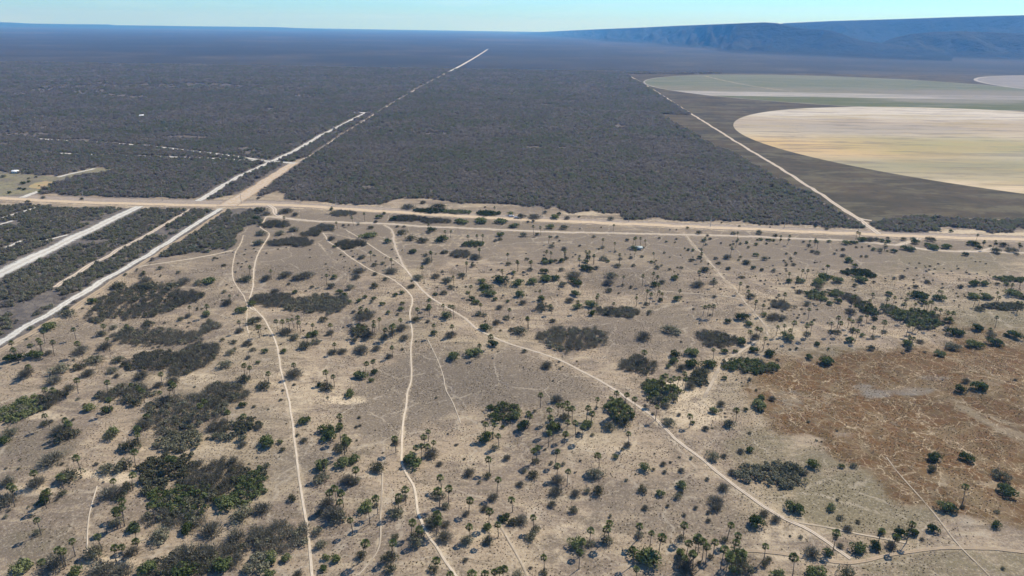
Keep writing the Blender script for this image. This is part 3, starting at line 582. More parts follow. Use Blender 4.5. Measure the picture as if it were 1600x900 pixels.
ridge("hills", [(1325, 81), (1370, 70), (1390, 61), (1420, 53), (1460, 49.5), (1500, 48.5), (1540, 50), (1600, 52), (1700, 54), (1900, 60)], 7000, 1300, 380, "dark wooded foothill below the mesa at right", seed=8)
ridge("hills", [(-300, 28), (-100, 33), (0, 34.6), (20, 35.2), (45, 36.6), (105, 37.6), (170, 38.2), (180, 39.4), (250, 40.2), (300, 41), (430, 42.3), (470, 44), (540, 48)], 24000, 4000, 1500, "very low hazy plateau along the left horizon", seed=11)

# ------------------------------------------------------------------ plants: shared meshes
def rnd_quads(C, size, nrm, aspect=1.0, rng=RNG):
    """one quad per centre, facing roughly along nrm"""
    n = len(C); nrm = nrm + rng.normal(0, 0.55, (n, 3)); nrm /= np.linalg.norm(nrm, axis=1)[:, None]
    r = rng.normal(0, 1, (n, 3)); a = np.cross(nrm, r); a /= np.linalg.norm(a, axis=1)[:, None]; b = np.cross(nrm, a)
    s = size[:, None]; A = a * s * aspect; B = b * s
    V = np.stack([C - A * 0.9 - B * 0.5, C + A * 0.4 - B, C + A + B * 0.6, C - A * 0.3 + B], 1).reshape(-1, 3)
    return V, np.arange(4 * n).reshape(-1, 4)
def leaf_ball(n, R, H, lobes, leaf, rng, spread=0.75):
    """unit crown: leaves on several overlapping lobes"""
    k = len(lobes); w = rng.integers(0, k, n); L = np.array(lobes)[w]
    v = rng.normal(0, 1, (n, 3)); v[:, 2] = np.abs(v[:, 2]) * 1.1 - 0.35; v /= np.linalg.norm(v, axis=1)[:, None]
    rad = L[:, 3] * rng.uniform(0.55, 1.0, n) ** 0.5
    rad *= 1 + 0.25 * (rng.random(n) - 0.3)
    C = L[:, :3] + v * rad[:, None]; C[:, 2] = np.maximum(C[:, 2], 0.06 * H)
    sz = leaf * rng.uniform(0.6, 1.35, n); V, F = rnd_quads(C, sz, v, rng=rng)
    tint = np.clip(0.30 + 0.25 * rng.random(n) + 0.35 * rng.random(k)[w], 0, 1)
    return V, F, np.repeat(tint, 4)
def shrub_lobes(rng, R, H, k):
    L = []
    for i in range(k):
        a = rng.uniform(0, 2 * math.pi); r = R * 0.72 * math.sqrt(rng.random()); rr = R * rng.uniform(0.24, 0.52)
        L.append((r * math.cos(a), r * math.sin(a), H * rng.uniform(0.35, 0.62) * (1 - 0.35 * r / R), min(rr, H * 0.5)))
    return L
def twig_spray(n, R, H, rng, stems=7, wid=0.05):
    """leafless shrub: thin upright twigs radiating from several stems"""
    sx = rng.normal(0, R * 0.33, (stems, 2)); w = rng.integers(0, stems, n)
    el = rng.uniform(0.25, 1.45, n); az = rng.uniform(0, 2 * math.pi, n); d = np.c_[np.cos(az) * np.cos(el), np.sin(az) * np.cos(el), np.sin(el)]
    t0 = rng.uniform(0.15, 0.75, n) ** 0.8
    reach = 1.0 / np.sqrt((d[:, 0] ** 2 + d[:, 1] ** 2) / R ** 2 + d[:, 2] ** 2 / H ** 2)
    base = np.c_[sx[w] * 0.8, np.zeros(n)]
    A = base * (1 - 0.2 * t0[:, None]) + d * (reach * t0)[:, None]; ln = reach * rng.uniform(0.22, 0.48, n)
    dd = d + rng.normal(0, 0.35, (n, 3)); dd[:, 2] += 0.25; dd /= np.linalg.norm(dd, axis=1)[:, None]
    B = A + dd * ln[:, None]; B[:, 2] = np.maximum(B[:, 2], 0.05); A[:, 2] = np.maximum(A[:, 2], 0.02)
    sd_ = np.cross(dd, rng.normal(0, 1, (n, 3))); sd_ /= np.linalg.norm(sd_, axis=1)[:, None]; ww = wid * rng.uniform(0.6, 1.5, n)[:, None]
    V = np.stack([A - sd_ * ww, A + sd_ * ww, B + sd_ * ww * 0.8, B - sd_ * ww * 0.8], 1).reshape(-1, 3)
    return V, np.arange(4 * n).reshape(-1, 4), np.repeat(np.clip(0.25 + 0.5 * rng.random(n), 0, 1), 4)
def tube(P0, P1, r0, r1, k=5):
    P0 = np.array(P0, float); P1 = np.array(P1, float); d = P1 - P0; d /= np.linalg.norm(d); a = np.cross(d, (0.3, 0.9, 0.2)); a /= np.linalg.norm(a); b = np.cross(d, a)
    t = np.arange(k) * 2 * math.pi / k; c = np.cos(t)[:, None] * a + np.sin(t)[:, None] * b
    V = np.r_[P0 + c * r0, P1 + c * r1]; F = [(i, (i + 1) % k, k + (i + 1) % k, k + i) for i in range(k)]
    return V, np.array(F)
def join(parts):
    Vs, Fs, Ts, o = [], [], [], 0
    for p in parts:
        Vs.append(p[0]); Fs.append(np.asarray(p[1]) + o); o += len(p[0]); Ts.append(p[2] if len(p) > 2 else np.full(len(p[0]), 0.4))
    return np.concatenate(Vs), np.concatenate(Fs), np.concatenate(Ts)
def stems_mesh(rng, R, H, n=7):
    ps = []
    for i in range(n):
        a = rng.uniform(0, 2 * math.pi); r = R * rng.uniform(0.15, 0.6); m_ = (r * 0.4 * math.cos(a), r * 0.4 * math.sin(a), H * 0.35); e = (r * math.cos(a), r * math.sin(a), H * rng.uniform(0.6, 0.8))
        ps += [tube((0.05 * math.cos(a), 0.05 * math.sin(a), -0.3), m_, 0.07, 0.045), tube(m_, e, 0.045, 0.015)]
    return mesh_np("branches", *join(ps)[:2], [MAT_BARK])
# unit shrubs: radius 1, height 1.15
SHR = {'g': [], 'o': [], 'd': []}; STEMS = []
for v in range(6):
    rg = np.random.default_rng(100 + v)
    V, F, T = leaf_ball(520, 1, 1.15, shrub_lobes(rg, 1, 1.15, 8 + v % 3), 0.082, rg); V2, F2, T2 = twig_spray(110, 1.1, 1.2, rg, 7, 0.012); V, F, T = join([(V, F, T), (V2, F2, T2)]); SHR['g'].append(mesh_np("foliage", V, F, [MAT_GREEN], T))
    V, F, T = leaf_ball(360, 1, 1.1, shrub_lobes(rg, 1, 1.1, 8), 0.075, rg); V2, F2, T2 = twig_spray(260, 1.08, 1.12, rg, 7, 0.013)
    V, F, T = join([(V, F, T), (V2, F2, T2)]); SHR['o'].append(mesh_np("foliage", V, F, [MAT_OLIVE], T))
    V, F, T = twig_spray(620, 1, 1.0, rg, 9, 0.017); V2, F2, T2 = leaf_ball(110, 1, 1.0, shrub_lobes(rg, 1, 1.0, 8), 0.06, rg)
    V, F, T = join([(V, F, T), (V2, F2, T2)]); SHR['d'].append(mesh_np("twigs", V, F, [MAT_TWIG], T))
    STEMS.append(stems_mesh(rg, 1, 1.1))
# palms
def fan_leaf(base, d, L, r, rng, droop=0.0):
    d = np.array(d, float); d /= np.linalg.norm(d); tip = np.array(base) + d * L
    up = np.array((0, 0, 1.0)); s = np.cross(d, up); s /= max(np.linalg.norm(s), 1e-6); nrm = np.cross(s, d)
    V = [tip]; n = 9; F = []
    for i in range(n):
        a = math.radians(-105 + 210 * i / (n - 1)); rr = r * (1.0 - 0.12 * abs(a)) * rng.uniform(0.88, 1.08)
        q = tip + (d * math.cos(a) + s * math.sin(a)) * rr + nrm * (0.10 * r * (1 if i % 2 else -1)) - up * (0.18 + droop) * rr
        V.append(q)
        m = math.radians(-105 + 210 * (i + 0.5) / (n - 1)); V.append(tip + (d * math.cos(m) + s * math.sin(m)) * rr * 0.52 - nrm * 0.03 * r)
    for i in range(n - 1):
        a, b, c = 1 + 2 * i, 2 + 2 * i, 3 + 2 * i; F.append((0, a, b, b)); F.append((0, b, c, c))
    V = np.array(V); F = [(f[0], f[1], f[2]) for f in F]
    pv = np.array([np.array(base) - s * 0.02, np.array(base) + s * 0.02, tip]); F.append((len(V), len(V) + 1, len(V) + 2))
    return np.r_[V, pv], np.array(F)
def palm_meshes(v):
    rg = np.random.default_rng(300 + v); H = 1.0; ps = []
    lean = rg.normal(0, 0.45, 2); h = 6.0
    pts = [(lean[0] * t * t, lean[1] * t * t, h * t) for t in (0, .25, .5, .75, 1.0)]; pts[0] = (0, 0, -0.3)
    rad = [0.17, 0.125, 0.105, 0.095, 0.11]
    for i in range(4): ps.append(tube(pts[i], pts[i + 1], rad[i], rad[i + 1], 7))
    for i in range(22 if v % 3 else 46):                         # old leaf bases on the lower trunk
        t = rg.uniform(0.02, 0.45 if v % 3 else 0.8); c = np.array((lean[0] * t * t, lean[1] * t * t, h * t)); a = rg.uniform(0, 6.28); d = np.array((math.cos(a), math.sin(a), 0.6))
        ps.append(tube(c + d * 0.06, c + d * rg.uniform(0.2, 0.32), 0.035, 0.012, 3)[0:2])
    q = [p for p in ps if p[1].shape[1] == 4]
    Vt, Ft, _ = join(q); tr = mesh_np("trunk", Vt, Ft, [MAT_TRUNK])
    top = np.array((lean[0], lean[1], h)); cr_ = []
    nl = 42
    for i in range(nl):
        el = math.radians(86 - 118 * (i / (nl - 1)) ** 1.05 + rg.uniform(-8, 8)); az = i * 2.399 + rg.uniform(-.2, .2)
        d = (math.cos(az) * math.cos(el), math.sin(az) * math.cos(el), math.sin(el))
        V, F = fan_leaf(top, d, rg.uniform(0.62, 0.9), rg.uniform(0.50, 0.66), rg, 0.25 if i > 31 else 0)
        tn = rg.uniform(0.5, 0.95) if i < 33 else rg.uniform(0.0, 0.35)
        cr_.append((V, F, np.full(len(V), tn)))
    for i in range(8):                                           # dead skirt under the crown
        az = rg.uniform(0, 6.28); V, F = fan_leaf(top - (0, 0, 0.25), (math.cos(az) * 0.5, math.sin(az) * 0.5, -1), 0.35, 0.45, rg); cr_.append((V, F, np.full(len(V), 0.02)))
    V, F, T = join(cr_); return tr, mesh_np("crown", V, F, [MAT_FAN], T)
PALM = [palm_meshes(v) for v in range(7)]

# ------------------------------------------------------------------ where the plants stand, read off the photograph
# each block: origin x, y, scale; P = palms (crown u, v); S = shrubs (u, v, width, kind g green / o olive / d dry grey)
DATA = [
(0, 450, 4, "70,345 95,385 195,360 240,325 250,345 320,340 460,255 495,345 672,320 640,240 265,275 1003,535 1010,650 1050,630 1082,610 1070,590 660,590 830,600 855,620 890,645 470,575 275,640 315,645 905,800 845,880 1245,740 1270,710 1412,775 1530,800 440,840 1555,495 1520,480 1495,210 290,790 1285,115 1175,120 1435,50 675,700 180,485 785,240 410,825",
 "85,420,120g 225,405,100g 300,400,50d 160,525,100d 370,495,130o 490,485,80o 550,525,90d 340,570,95d 430,620,80d 700,510,70o 730,545,40d 885,540,90d 740,440,80o 640,275,70o 710,238,55o 790,255,90o 925,215,80o 1130,188,45o 1175,170,45d 1285,155,65g 1420,85,70d 1500,130,80g 1400,20,35o 1310,205,55o 1495,260,55d 1580,90,60g 1575,200,80o 570,75,70g 320,225,110g 415,150,100o 590,440,110o 500,380,100d 650,355,90d 1405,470,90o 1440,395,60o 1550,430,40d 1580,380,40o 1545,340,60d 1460,335,45o 1390,320,30o 1350,350,50o 1465,378,30o 1520,560,90o 990,600,60d 1080,575,80d 565,735,90g 670,750,80g 845,710,80o 1045,690,130d 1515,720,60g 280,840,60o 320,830,30d 380,875,110d 430,850,60g 700,890,90g 890,850,100d 60,895,90o"),
(400, 450, 4, "130,205 162,210 205,200 232,195 252,180 275,215 350,230 467,230 315,300 375,275 485,350 852,375 240,475 72,530 440,525 485,555 682,470 730,455 508,805 1115,235 1230,235 1068,80 1088,70 1083,110 1010,135 1215,110 1235,120 1172,110 1405,105 1578,135 795,260 850,240 862,235 905,200 740,235 725,210 668,250 630,240 645,150 700,135 660,125 765,195 1470,305 1390,360 1432,855 1477,855 520,865 15,245 25,235 1075,890",
 "420,190,60o 460,275,55d 180,265,90d 240,300,70o 350,285,70g 310,350,90o 370,330,60o 480,395,60d 540,390,60d 52,390,50g 175,390,50g 10,460,35g 235,525,110d 50,600,90o 440,610,90o 400,600,50g 655,530,100g 735,520,55g 722,570,45g 590,650,80g 295,820,85g 660,375,110d 755,370,60d 830,420,50d 925,305,60d 1110,275,55g 1215,285,70d 1245,415,90g 1360,395,110g 1480,340,80g 1440,235,90g 1500,210,55d 1385,155,55o 1425,165,40o 1565,180,50o 1525,115,50d 1450,20,90g 1350,60,50g 1375,85,60g 1490,65,40g 1570,80,30g 1595,255,40d 1325,25,30g 1120,35,35g 1175,25,50o 1195,165,80g 1075,120,50g 1000,190,60o 1075,205,30d 915,25,40g 870,40,40g 790,95,40g 915,90,35g 905,125,45g 828,148,38g 885,160,25o 735,60,35g 645,75,40g 680,52,35g 720,85,30o 610,145,30d 555,40,50g 590,80,40g 520,20,50g 245,20,45g 120,15,60d 1540,865,30g 440,870,110g 520,875,60g 15,865,50d 10,190,60d 910,240,70d 850,270,50o 795,295,60o 700,285,80d 620,320,50o"),
(800, 450, 4, "175,20 190,60 100,195 105,185 410,85 530,55 540,45 628,95 782,60 845,20 865,40 922,20 945,35 1045,15 1485,20 1527,80 1570,105 825,405 880,580 932,555 968,550 1000,575 1040,560 1015,560 945,575 1075,535 1090,570 660,655 710,665 775,695 655,700 690,700 630,715 700,735 740,760 640,760 180,665 238,765 290,728 325,730 355,720 355,750 380,750 345,835 400,840 440,860 470,750 533,690 500,780 35,735 100,800 95,780 1120,800 1535,250 1550,260 1500,275 1580,315 1265,385 905,740 900,650 870,660 960,620 1010,610 225,810 260,850 1410,760 250,110 1200,115 1230,110 1260,110",
 "45,260,110o 45,30,80g 180,60,60g 190,110,90o 245,125,40o 70,85,50d 400,25,70g 360,70,60d 410,110,65g 500,95,90g 500,150,60g 860,145,40o 605,10,50o 840,95,35o 930,70,40g 1030,60,60g 255,200,40d 80,390,40o 220,475,80d 275,685,85d 1000,255,130o 825,290,110d 1490,45,60o 1350,200,50g 1440,170,90g 1480,220,60g 1575,160,45g 1520,300,60d 1430,325,80g 1330,390,60g 1395,390,40g 1115,388,95g 1025,405,80g 1010,452,70g 980,485,40g 1060,490,70d 1135,465,100g 1230,470,110g 1180,510,110o 1330,560,40g 1485,568,30d 1540,720,110g 1555,680,60g 1460,755,35g 1265,755,70g 1305,718,60d 1360,840,80o 1210,872,50d 980,830,90o 1045,788,30d 1130,840,35g 965,730,60d 880,785,25d 1115,600,80d 1265,50,30d 140,765,25o 30,790,90g 80,850,100g 330,800,70o 250,860,110g 480,840,80g 530,745,25o 700,830,100o 610,850,90o 750,790,70g 1510,375,70g"),
(1200, 450, 4, "70,45 110,40 60,240 160,215 110,235 130,260 250,235 278,225 262,130 272,20 300,15 340,30 405,220 450,215 446,182 525,205 535,255 560,265 575,185 510,190 664,245 732,215 672,155 640,80 655,40 615,110 625,170 530,60 550,50 545,110 870,35 875,70 745,70 790,60 920,100 850,100 900,130 940,130 985,90 1000,100 1010,85 1055,130 1085,135 1030,90 960,150 990,170 880,150 840,150 1035,160 1020,200 930,200 880,230 915,225 950,220 1120,155 1150,155 1145,190 1065,15 1090,25 1300,60 1328,60 1440,30 1445,55 1575,90 1560,85 1437,185 885,310 905,315 1395,260",
 "125,290,90g 245,280,45o 305,345,45g 178,375,25g 378,378,20g 262,425,55g 355,440,110g 20,400,80g 20,480,70g 520,320,70g 590,292,40g 655,305,40o 643,368,55o 530,262,50o 725,270,40o 395,268,40o 435,270,50o 885,340,90g 880,375,50d 950,330,50d 1165,262,110g 1310,240,80g 1160,358,105o 1295,345,105g 1420,330,95g 1395,285,60o 1550,280,100g 1490,290,35g 1070,400,75g 1330,610,120g 1210,622,80g 1240,575,50d 1325,125,60o 1280,45,90g 1355,45,90g 1130,195,60g 1080,55,80g 935,35,130g 965,80,50g 245,95,50o 385,90,50g 440,75,60g 515,140,70d 570,200,45o 665,185,45g 195,18,50d 25,685,50d 1520,20,110g 1590,50,50g 760,30,50g"),
(0, 675, 4, "483,160 830,130 860,15 210,250 700,310 380,285 810,265 60,355 65,330 265,385 290,365 232,550 750,430 755,480 710,495 735,505 615,650 445,675 385,740 370,735 240,810 705,725 755,725 840,680 835,605 950,445 1075,165 1045,170",
 "400,10,150o 330,150,160d 690,15,90o 30,40,90g 820,70,130o 430,260,150o 220,310,110d 670,220,110o 780,200,130o 385,375,60o 270,410,100g 690,365,120d 800,330,80o 30,410,140d 50,300,90d 750,390,90o 730,560,90o 235,620,55o 600,730,140o 830,590,90g 820,740,90d 110,840,150g 480,860,110g 340,800,150d 640,840,170d 1520,70,60d 930,850,150g 1160,850,180g 1000,640,150o 1180,590,110g 1320,600,150d 1400,440,150g 1510,500,150o 1560,850,100o 1480,640,130d 1380,820,160g 1150,740,160d 1280,750,160d 760,850,150d"),
(400, 675, 4, "1055,35 1098,65 1030,90 985,100 1055,90 870,35 545,45 560,25 620,240 933,350 885,395 452,375 540,385 495,350 525,440 755,410 1157,285 1145,360 1202,355 1460,170 1518,20 1507,295 1330,420 1455,500 1135,520 1125,550 597,550 968,570 1010,610 1338,585 1460,590 1515,570 660,695 845,690 1115,790 425,180 705,480 1540,850 1480,875 1520,870 1425,890 1195,890 1355,895",
 "60,50,120g 150,55,40g 300,45,50d 165,105,40o 0,320,70o 225,410,65o 40,465,110d 415,200,110g 405,280,100o 555,60,90g 460,10,130g 530,105,80o 545,180,120g 620,160,90g 770,205,110o 870,60,55o 1145,195,45d 985,165,150g 1100,125,100d 575,290,100d 620,300,70o 450,430,100d 480,500,160d 520,520,100o 400,500,60o 685,460,110g 750,455,40o 920,405,60o 885,430,45g 865,490,110o 1330,250,80d 1445,270,60o 1490,90,60o 1565,155,55d 1440,25,110g 1140,390,80o 1185,455,65o 1485,400,75d 1315,505,50d 1430,470,60d 1560,530,80g 1120,550,130o 1190,570,60d 1005,640,90o 1000,680,100o 1325,670,90o 1450,590,70g 1455,670,80o 870,650,60o 1180,640,110d 655,770,80o 835,770,100o 835,840,90o 1110,850,70o 490,790,80g 435,780,60g 415,850,60g 405,700,80o 85,775,110g 195,780,75g 80,880,90g 260,880,70d 1395,310,30o"),
(800, 675, 4, "130,115 155,100 275,125 285,205 348,250 550,140 735,10 138,535 490,620 575,600 610,575 440,690 425,745 205,785 797,575 870,635 930,650 765,730 785,850 1080,575 1100,700 1155,680 1175,660 1205,685 1225,710 1268,690 1360,580 1405,640 1395,690 1320,745 1350,790 1060,750 1110,760 1590,710 1140,765 1385,780 1450,750 1080,780 5,420 230,10 330,5",
 "135,260,80o 80,235,45o 50,320,55d 150,175,50o 245,190,30o 320,195,30o 285,290,90d 280,360,90d 400,375,70d 465,360,50o 540,355,90o 250,445,60d 385,480,65o 645,150,45g 515,250,110o 725,75,55d 690,105,25o 835,215,80g 885,230,25o 955,245,30d 945,195,40d 1060,235,45d 1255,145,90o 1325,145,40d 1430,115,50d 1495,105,60g 815,350,65o 930,380,60g 1065,325,90g 1035,395,60o 1320,340,80d 1275,420,100d 1275,460,80d 1220,290,30d 835,468,45d 975,458,25d 1150,470,30d 1230,498,30d 615,520,25o 1530,545,130g 1575,500,60d 60,540,90d 10,560,80o 150,600,60o 110,640,90o 400,680,120g 490,690,60o 430,740,70o 590,665,90o 200,870,55o 35,890,90o 795,635,60o 1060,660,55o 1330,665,50o 830,770,170g 880,780,150g 1090,830,140d 1060,760,90g 1240,775,40o 1415,760,130g 1440,830,120o 1380,850,80g 1580,820,50o 1170,815,30o 1120,160,25o 1375,245,55d"),
(1200, 675, 4, "1245,345 175,790 710,610 895,580 800,650 430,640",
 "165,465,120g 400,465,70g 450,530,45o 145,215,130o 290,195,90g 540,205,50o 460,210,40g 1055,150,100g 1250,150,100g 1035,225,70o 1455,260,110o 1495,360,130g 1120,460,110g 1217,460,35d 1430,575,70g 1035,595,85g 830,620,90g 910,625,80g 565,710,115g 670,700,85g 770,700,80d 280,745,110d 380,740,70g 450,705,50d 425,650,40o 500,600,60d 55,885,100g 320,880,150g 490,870,110o 0,790,50o 50,540,70d 710,630,50g 230,250,50d"),
(400, 290, 8, "1210,400 1355,350 1010,460 940,270 345,400",
 "60,290,180o 120,340,120d 300,335,80d 380,300,180d 495,350,90d 940,290,60g 1540,380,100g 1600,340,60g 1495,445,60d 1280,480,45o 1160,490,30o 1090,490,50d 1435,515,80o 1400,610,230g 480,540,140o 300,580,130o 60,580,150o 40,700,160o 940,650,100d 1060,860,40o 1330,880,80d 1420,830,30o 1470,865,30o 0,400,120g 980,755,60g"),
(600, 290, 8, "770,570 830,570 1055,630 1165,625 1232,620 1192,790 595,830 560,490 1375,270",
 "130,400,120g 980,430,200g 1200,420,220g 1440,430,200g 690,240,200o 300,250,200d 490,200,80d 1580,340,100g 1580,500,70g 165,505,45o 250,505,45o 600,535,130g 40,680,120g 230,570,150o 330,640,150o 480,670,150o 720,655,220g 1210,710,90g 1465,600,110g 1455,665,70o 1390,680,60d 360,815,100g 770,820,70o 730,830,60d 1550,855,30o 520,860,70o 1130,870,110d 1265,265,35o 560,580,60o"),
(800, 300, 8, "460,560 1138,595 1290,640 1517,578 1553,570 420,745 487,760 665,740 930,740 975,745 75,870 1350,785 1022,800 1540,730 245,870 270,430 362,440 1270,410",
 "40,410,120g 475,425,120g 655,430,110o 205,365,50o 265,358,55o 120,290,120o 280,290,180d 530,300,140g 690,315,80d 410,245,60o 840,305,40o 590,265,80g 135,525,100o 315,520,65o 560,555,55o 490,555,35d 1022,550,55o 1440,595,60o 850,455,25o 1115,440,25o 495,670,85o 595,605,35o 520,635,30o 850,665,40d 1130,685,60o 1085,710,35o 190,830,60o 845,795,40o 650,700,80d 540,850,60o 680,820,60o 620,850,90g 480,860,90g 400,840,100g 960,810,70g 920,860,90g 1140,820,110o 1200,855,60g 1290,740,40o 1355,830,60o 1530,690,100g 1450,300,170o 1230,320,90o 1490,810,60o"),
(1000, 310, 8, "75,525 1145,615 775,640 770,690 183,685 10,500 1230,430 1210,515 800,500",
 "598,360,50o 740,420,80o 372,388,25o 457,388,25o 1165,428,70o 1490,415,100o 845,460,45o 880,500,50o 800,520,70g 825,570,45o 1330,545,60g 1255,560,50o 1165,565,40o 1130,578,35o 1210,535,35g 1012,555,35o 1450,565,60g 1510,505,60g 1465,515,30g 1358,605,45o 1580,560,40g 1580,510,40g 600,635,50g 560,620,30g 658,640,55g 242,490,40o 330,535,40g 455,503,35d 438,545,30o 305,672,40o 40,610,40o 25,720,50o 150,785,60g 215,855,80o 270,835,40o 750,730,70g 640,765,70o 945,740,60d 1090,720,110d 985,800,60d 1260,725,45o 1235,765,40o 1325,790,90o 1450,695,80g 1560,740,90o 1410,855,75g 1105,870,60o 1525,880,45o 825,875,90o 520,860,50o 370,880,45o 470,860,30o 1500,325,35o 1245,342,35o 1020,300,30o"),
(1200, 310, 8, "1115,425 1155,435 1475,560 160,470 262,470 520,530 600,510 632,545",
 "85,455,70o 15,515,60g 68,518,50g 445,535,45o 760,530,60g 600,530,60g 515,580,60o 158,510,40g 262,510,40g 965,540,110g 1040,545,80g 1100,545,70g 1180,500,150g 1280,500,110d 1350,500,80d 1420,520,80g 1500,530,80g 1500,490,45o 1105,605,40o 1175,605,30o 1265,592,40d 1320,630,70g 1400,635,80o 1470,600,60o 1490,655,40o 1570,650,90g 940,630,60d 935,705,70d 1005,755,150g 1165,718,40o 1230,718,50o 830,685,45o 620,670,80o 550,655,60d 345,680,50g 285,745,45o 230,685,40o 198,772,35o 320,820,60o 225,830,40o 15,740,35o 755,840,45o 860,645,30o 1090,830,90g 735,370,60o 590,350,40o 80,885,40o 25,355,25o"),
(1400, 310, 8, "1020,455 1240,530 1105,535 1560,570",
 "95,500,80o 240,530,120g 215,500,80g 150,605,170g 400,570,90g 480,590,180g 440,500,120o 650,590,150g 960,550,150g 1030,600,100g 1105,550,45g 1180,588,45o 1245,560,50g 1350,570,110o 1260,640,130o 1440,630,130o 1560,590,55g 860,685,90g 1270,680,60o 1510,690,50o 5,650,40o 685,400,70g 1010,245,60o"),
(400, 225, 4, "1097,680 1315,745 1395,660 1575,690 1540,790 1035,770 845,720 90,790 437,820 1335,890 1235,830 715,680",
 "180,810,90d 310,810,120d 250,830,60d 65,830,70d 490,825,50g 640,785,80d 625,825,60d 745,808,40d 850,785,100d 740,750,40o 790,740,35o 810,840,40o 205,870,25o 660,705,45o 1075,720,80o 980,665,50o 1375,700,70d 1180,670,40o 1355,757,35o 1165,795,25o 1010,830,75o 1125,820,60d 1290,815,60o 1200,845,80o 970,885,50o 1580,745,40o 1540,840,120g 1440,885,90g 1410,850,60g 350,890,30o 470,880,60o 590,890,60o 740,880,60o 1220,890,50o"),
(800, 225, 4, "120,740 38,740 425,720 820,825 880,810 905,830 695,830 1175,800 1265,845 1425,870 515,700 475,690 915,880",
 "530,768,40o 205,735,55g 240,730,40g 200,790,60g 115,780,40o 130,850,90g 200,830,110g 265,830,70g 380,810,110d 400,850,100g 470,770,90g 320,870,60o 40,860,90g 15,800,40g 660,755,45o 625,815,80o 600,860,70d 760,755,30o 690,880,25o 745,890,25o 1020,830,60g 940,855,45o 890,870,60g 1165,870,80d 1205,780,60o 1350,775,30o 1560,785,25o 1465,735,50o 1440,830,30o 1475,890,25o 1260,860,50o 310,780,40o"),
(1200, 225, 4, "213,790 248,790 138,810 180,830 375,760 278,880 1525,880 1585,860",
 "575,840,100g 660,860,25o 995,857,40d 790,835,30o 840,825,40d 920,885,40o 1200,885,40o 1300,865,80g 1360,865,60g 1490,870,40g 1435,870,30o 1585,840,50g 130,850,50g 205,850,60g 350,820,120g 330,850,100g 430,840,80g 320,890,60o 545,880,35o 35,790,30o"),
(0, 225, 4, "1555,770 900,800",
 "1000,770,40o 1145,850,90d 1310,845,110g 1240,860,60o 1525,835,90o 1400,755,30o 1340,710,25o 1115,798,30o 785,812,30o 910,840,80d 890,810,40d 1060,880,120o 930,880,120o 740,880,120o"),
(0, 0, 1, "", "4,275,9o 35,285,9g 44,283,7g 56,276,5o 45,278,5o 15,300,7g 30,294,6g 38,295,7g 61,290,3o 84,287,6o 63,299,9g 67,308,8o 127,310,7o 43,314,8o 1101,246,9o"),
]
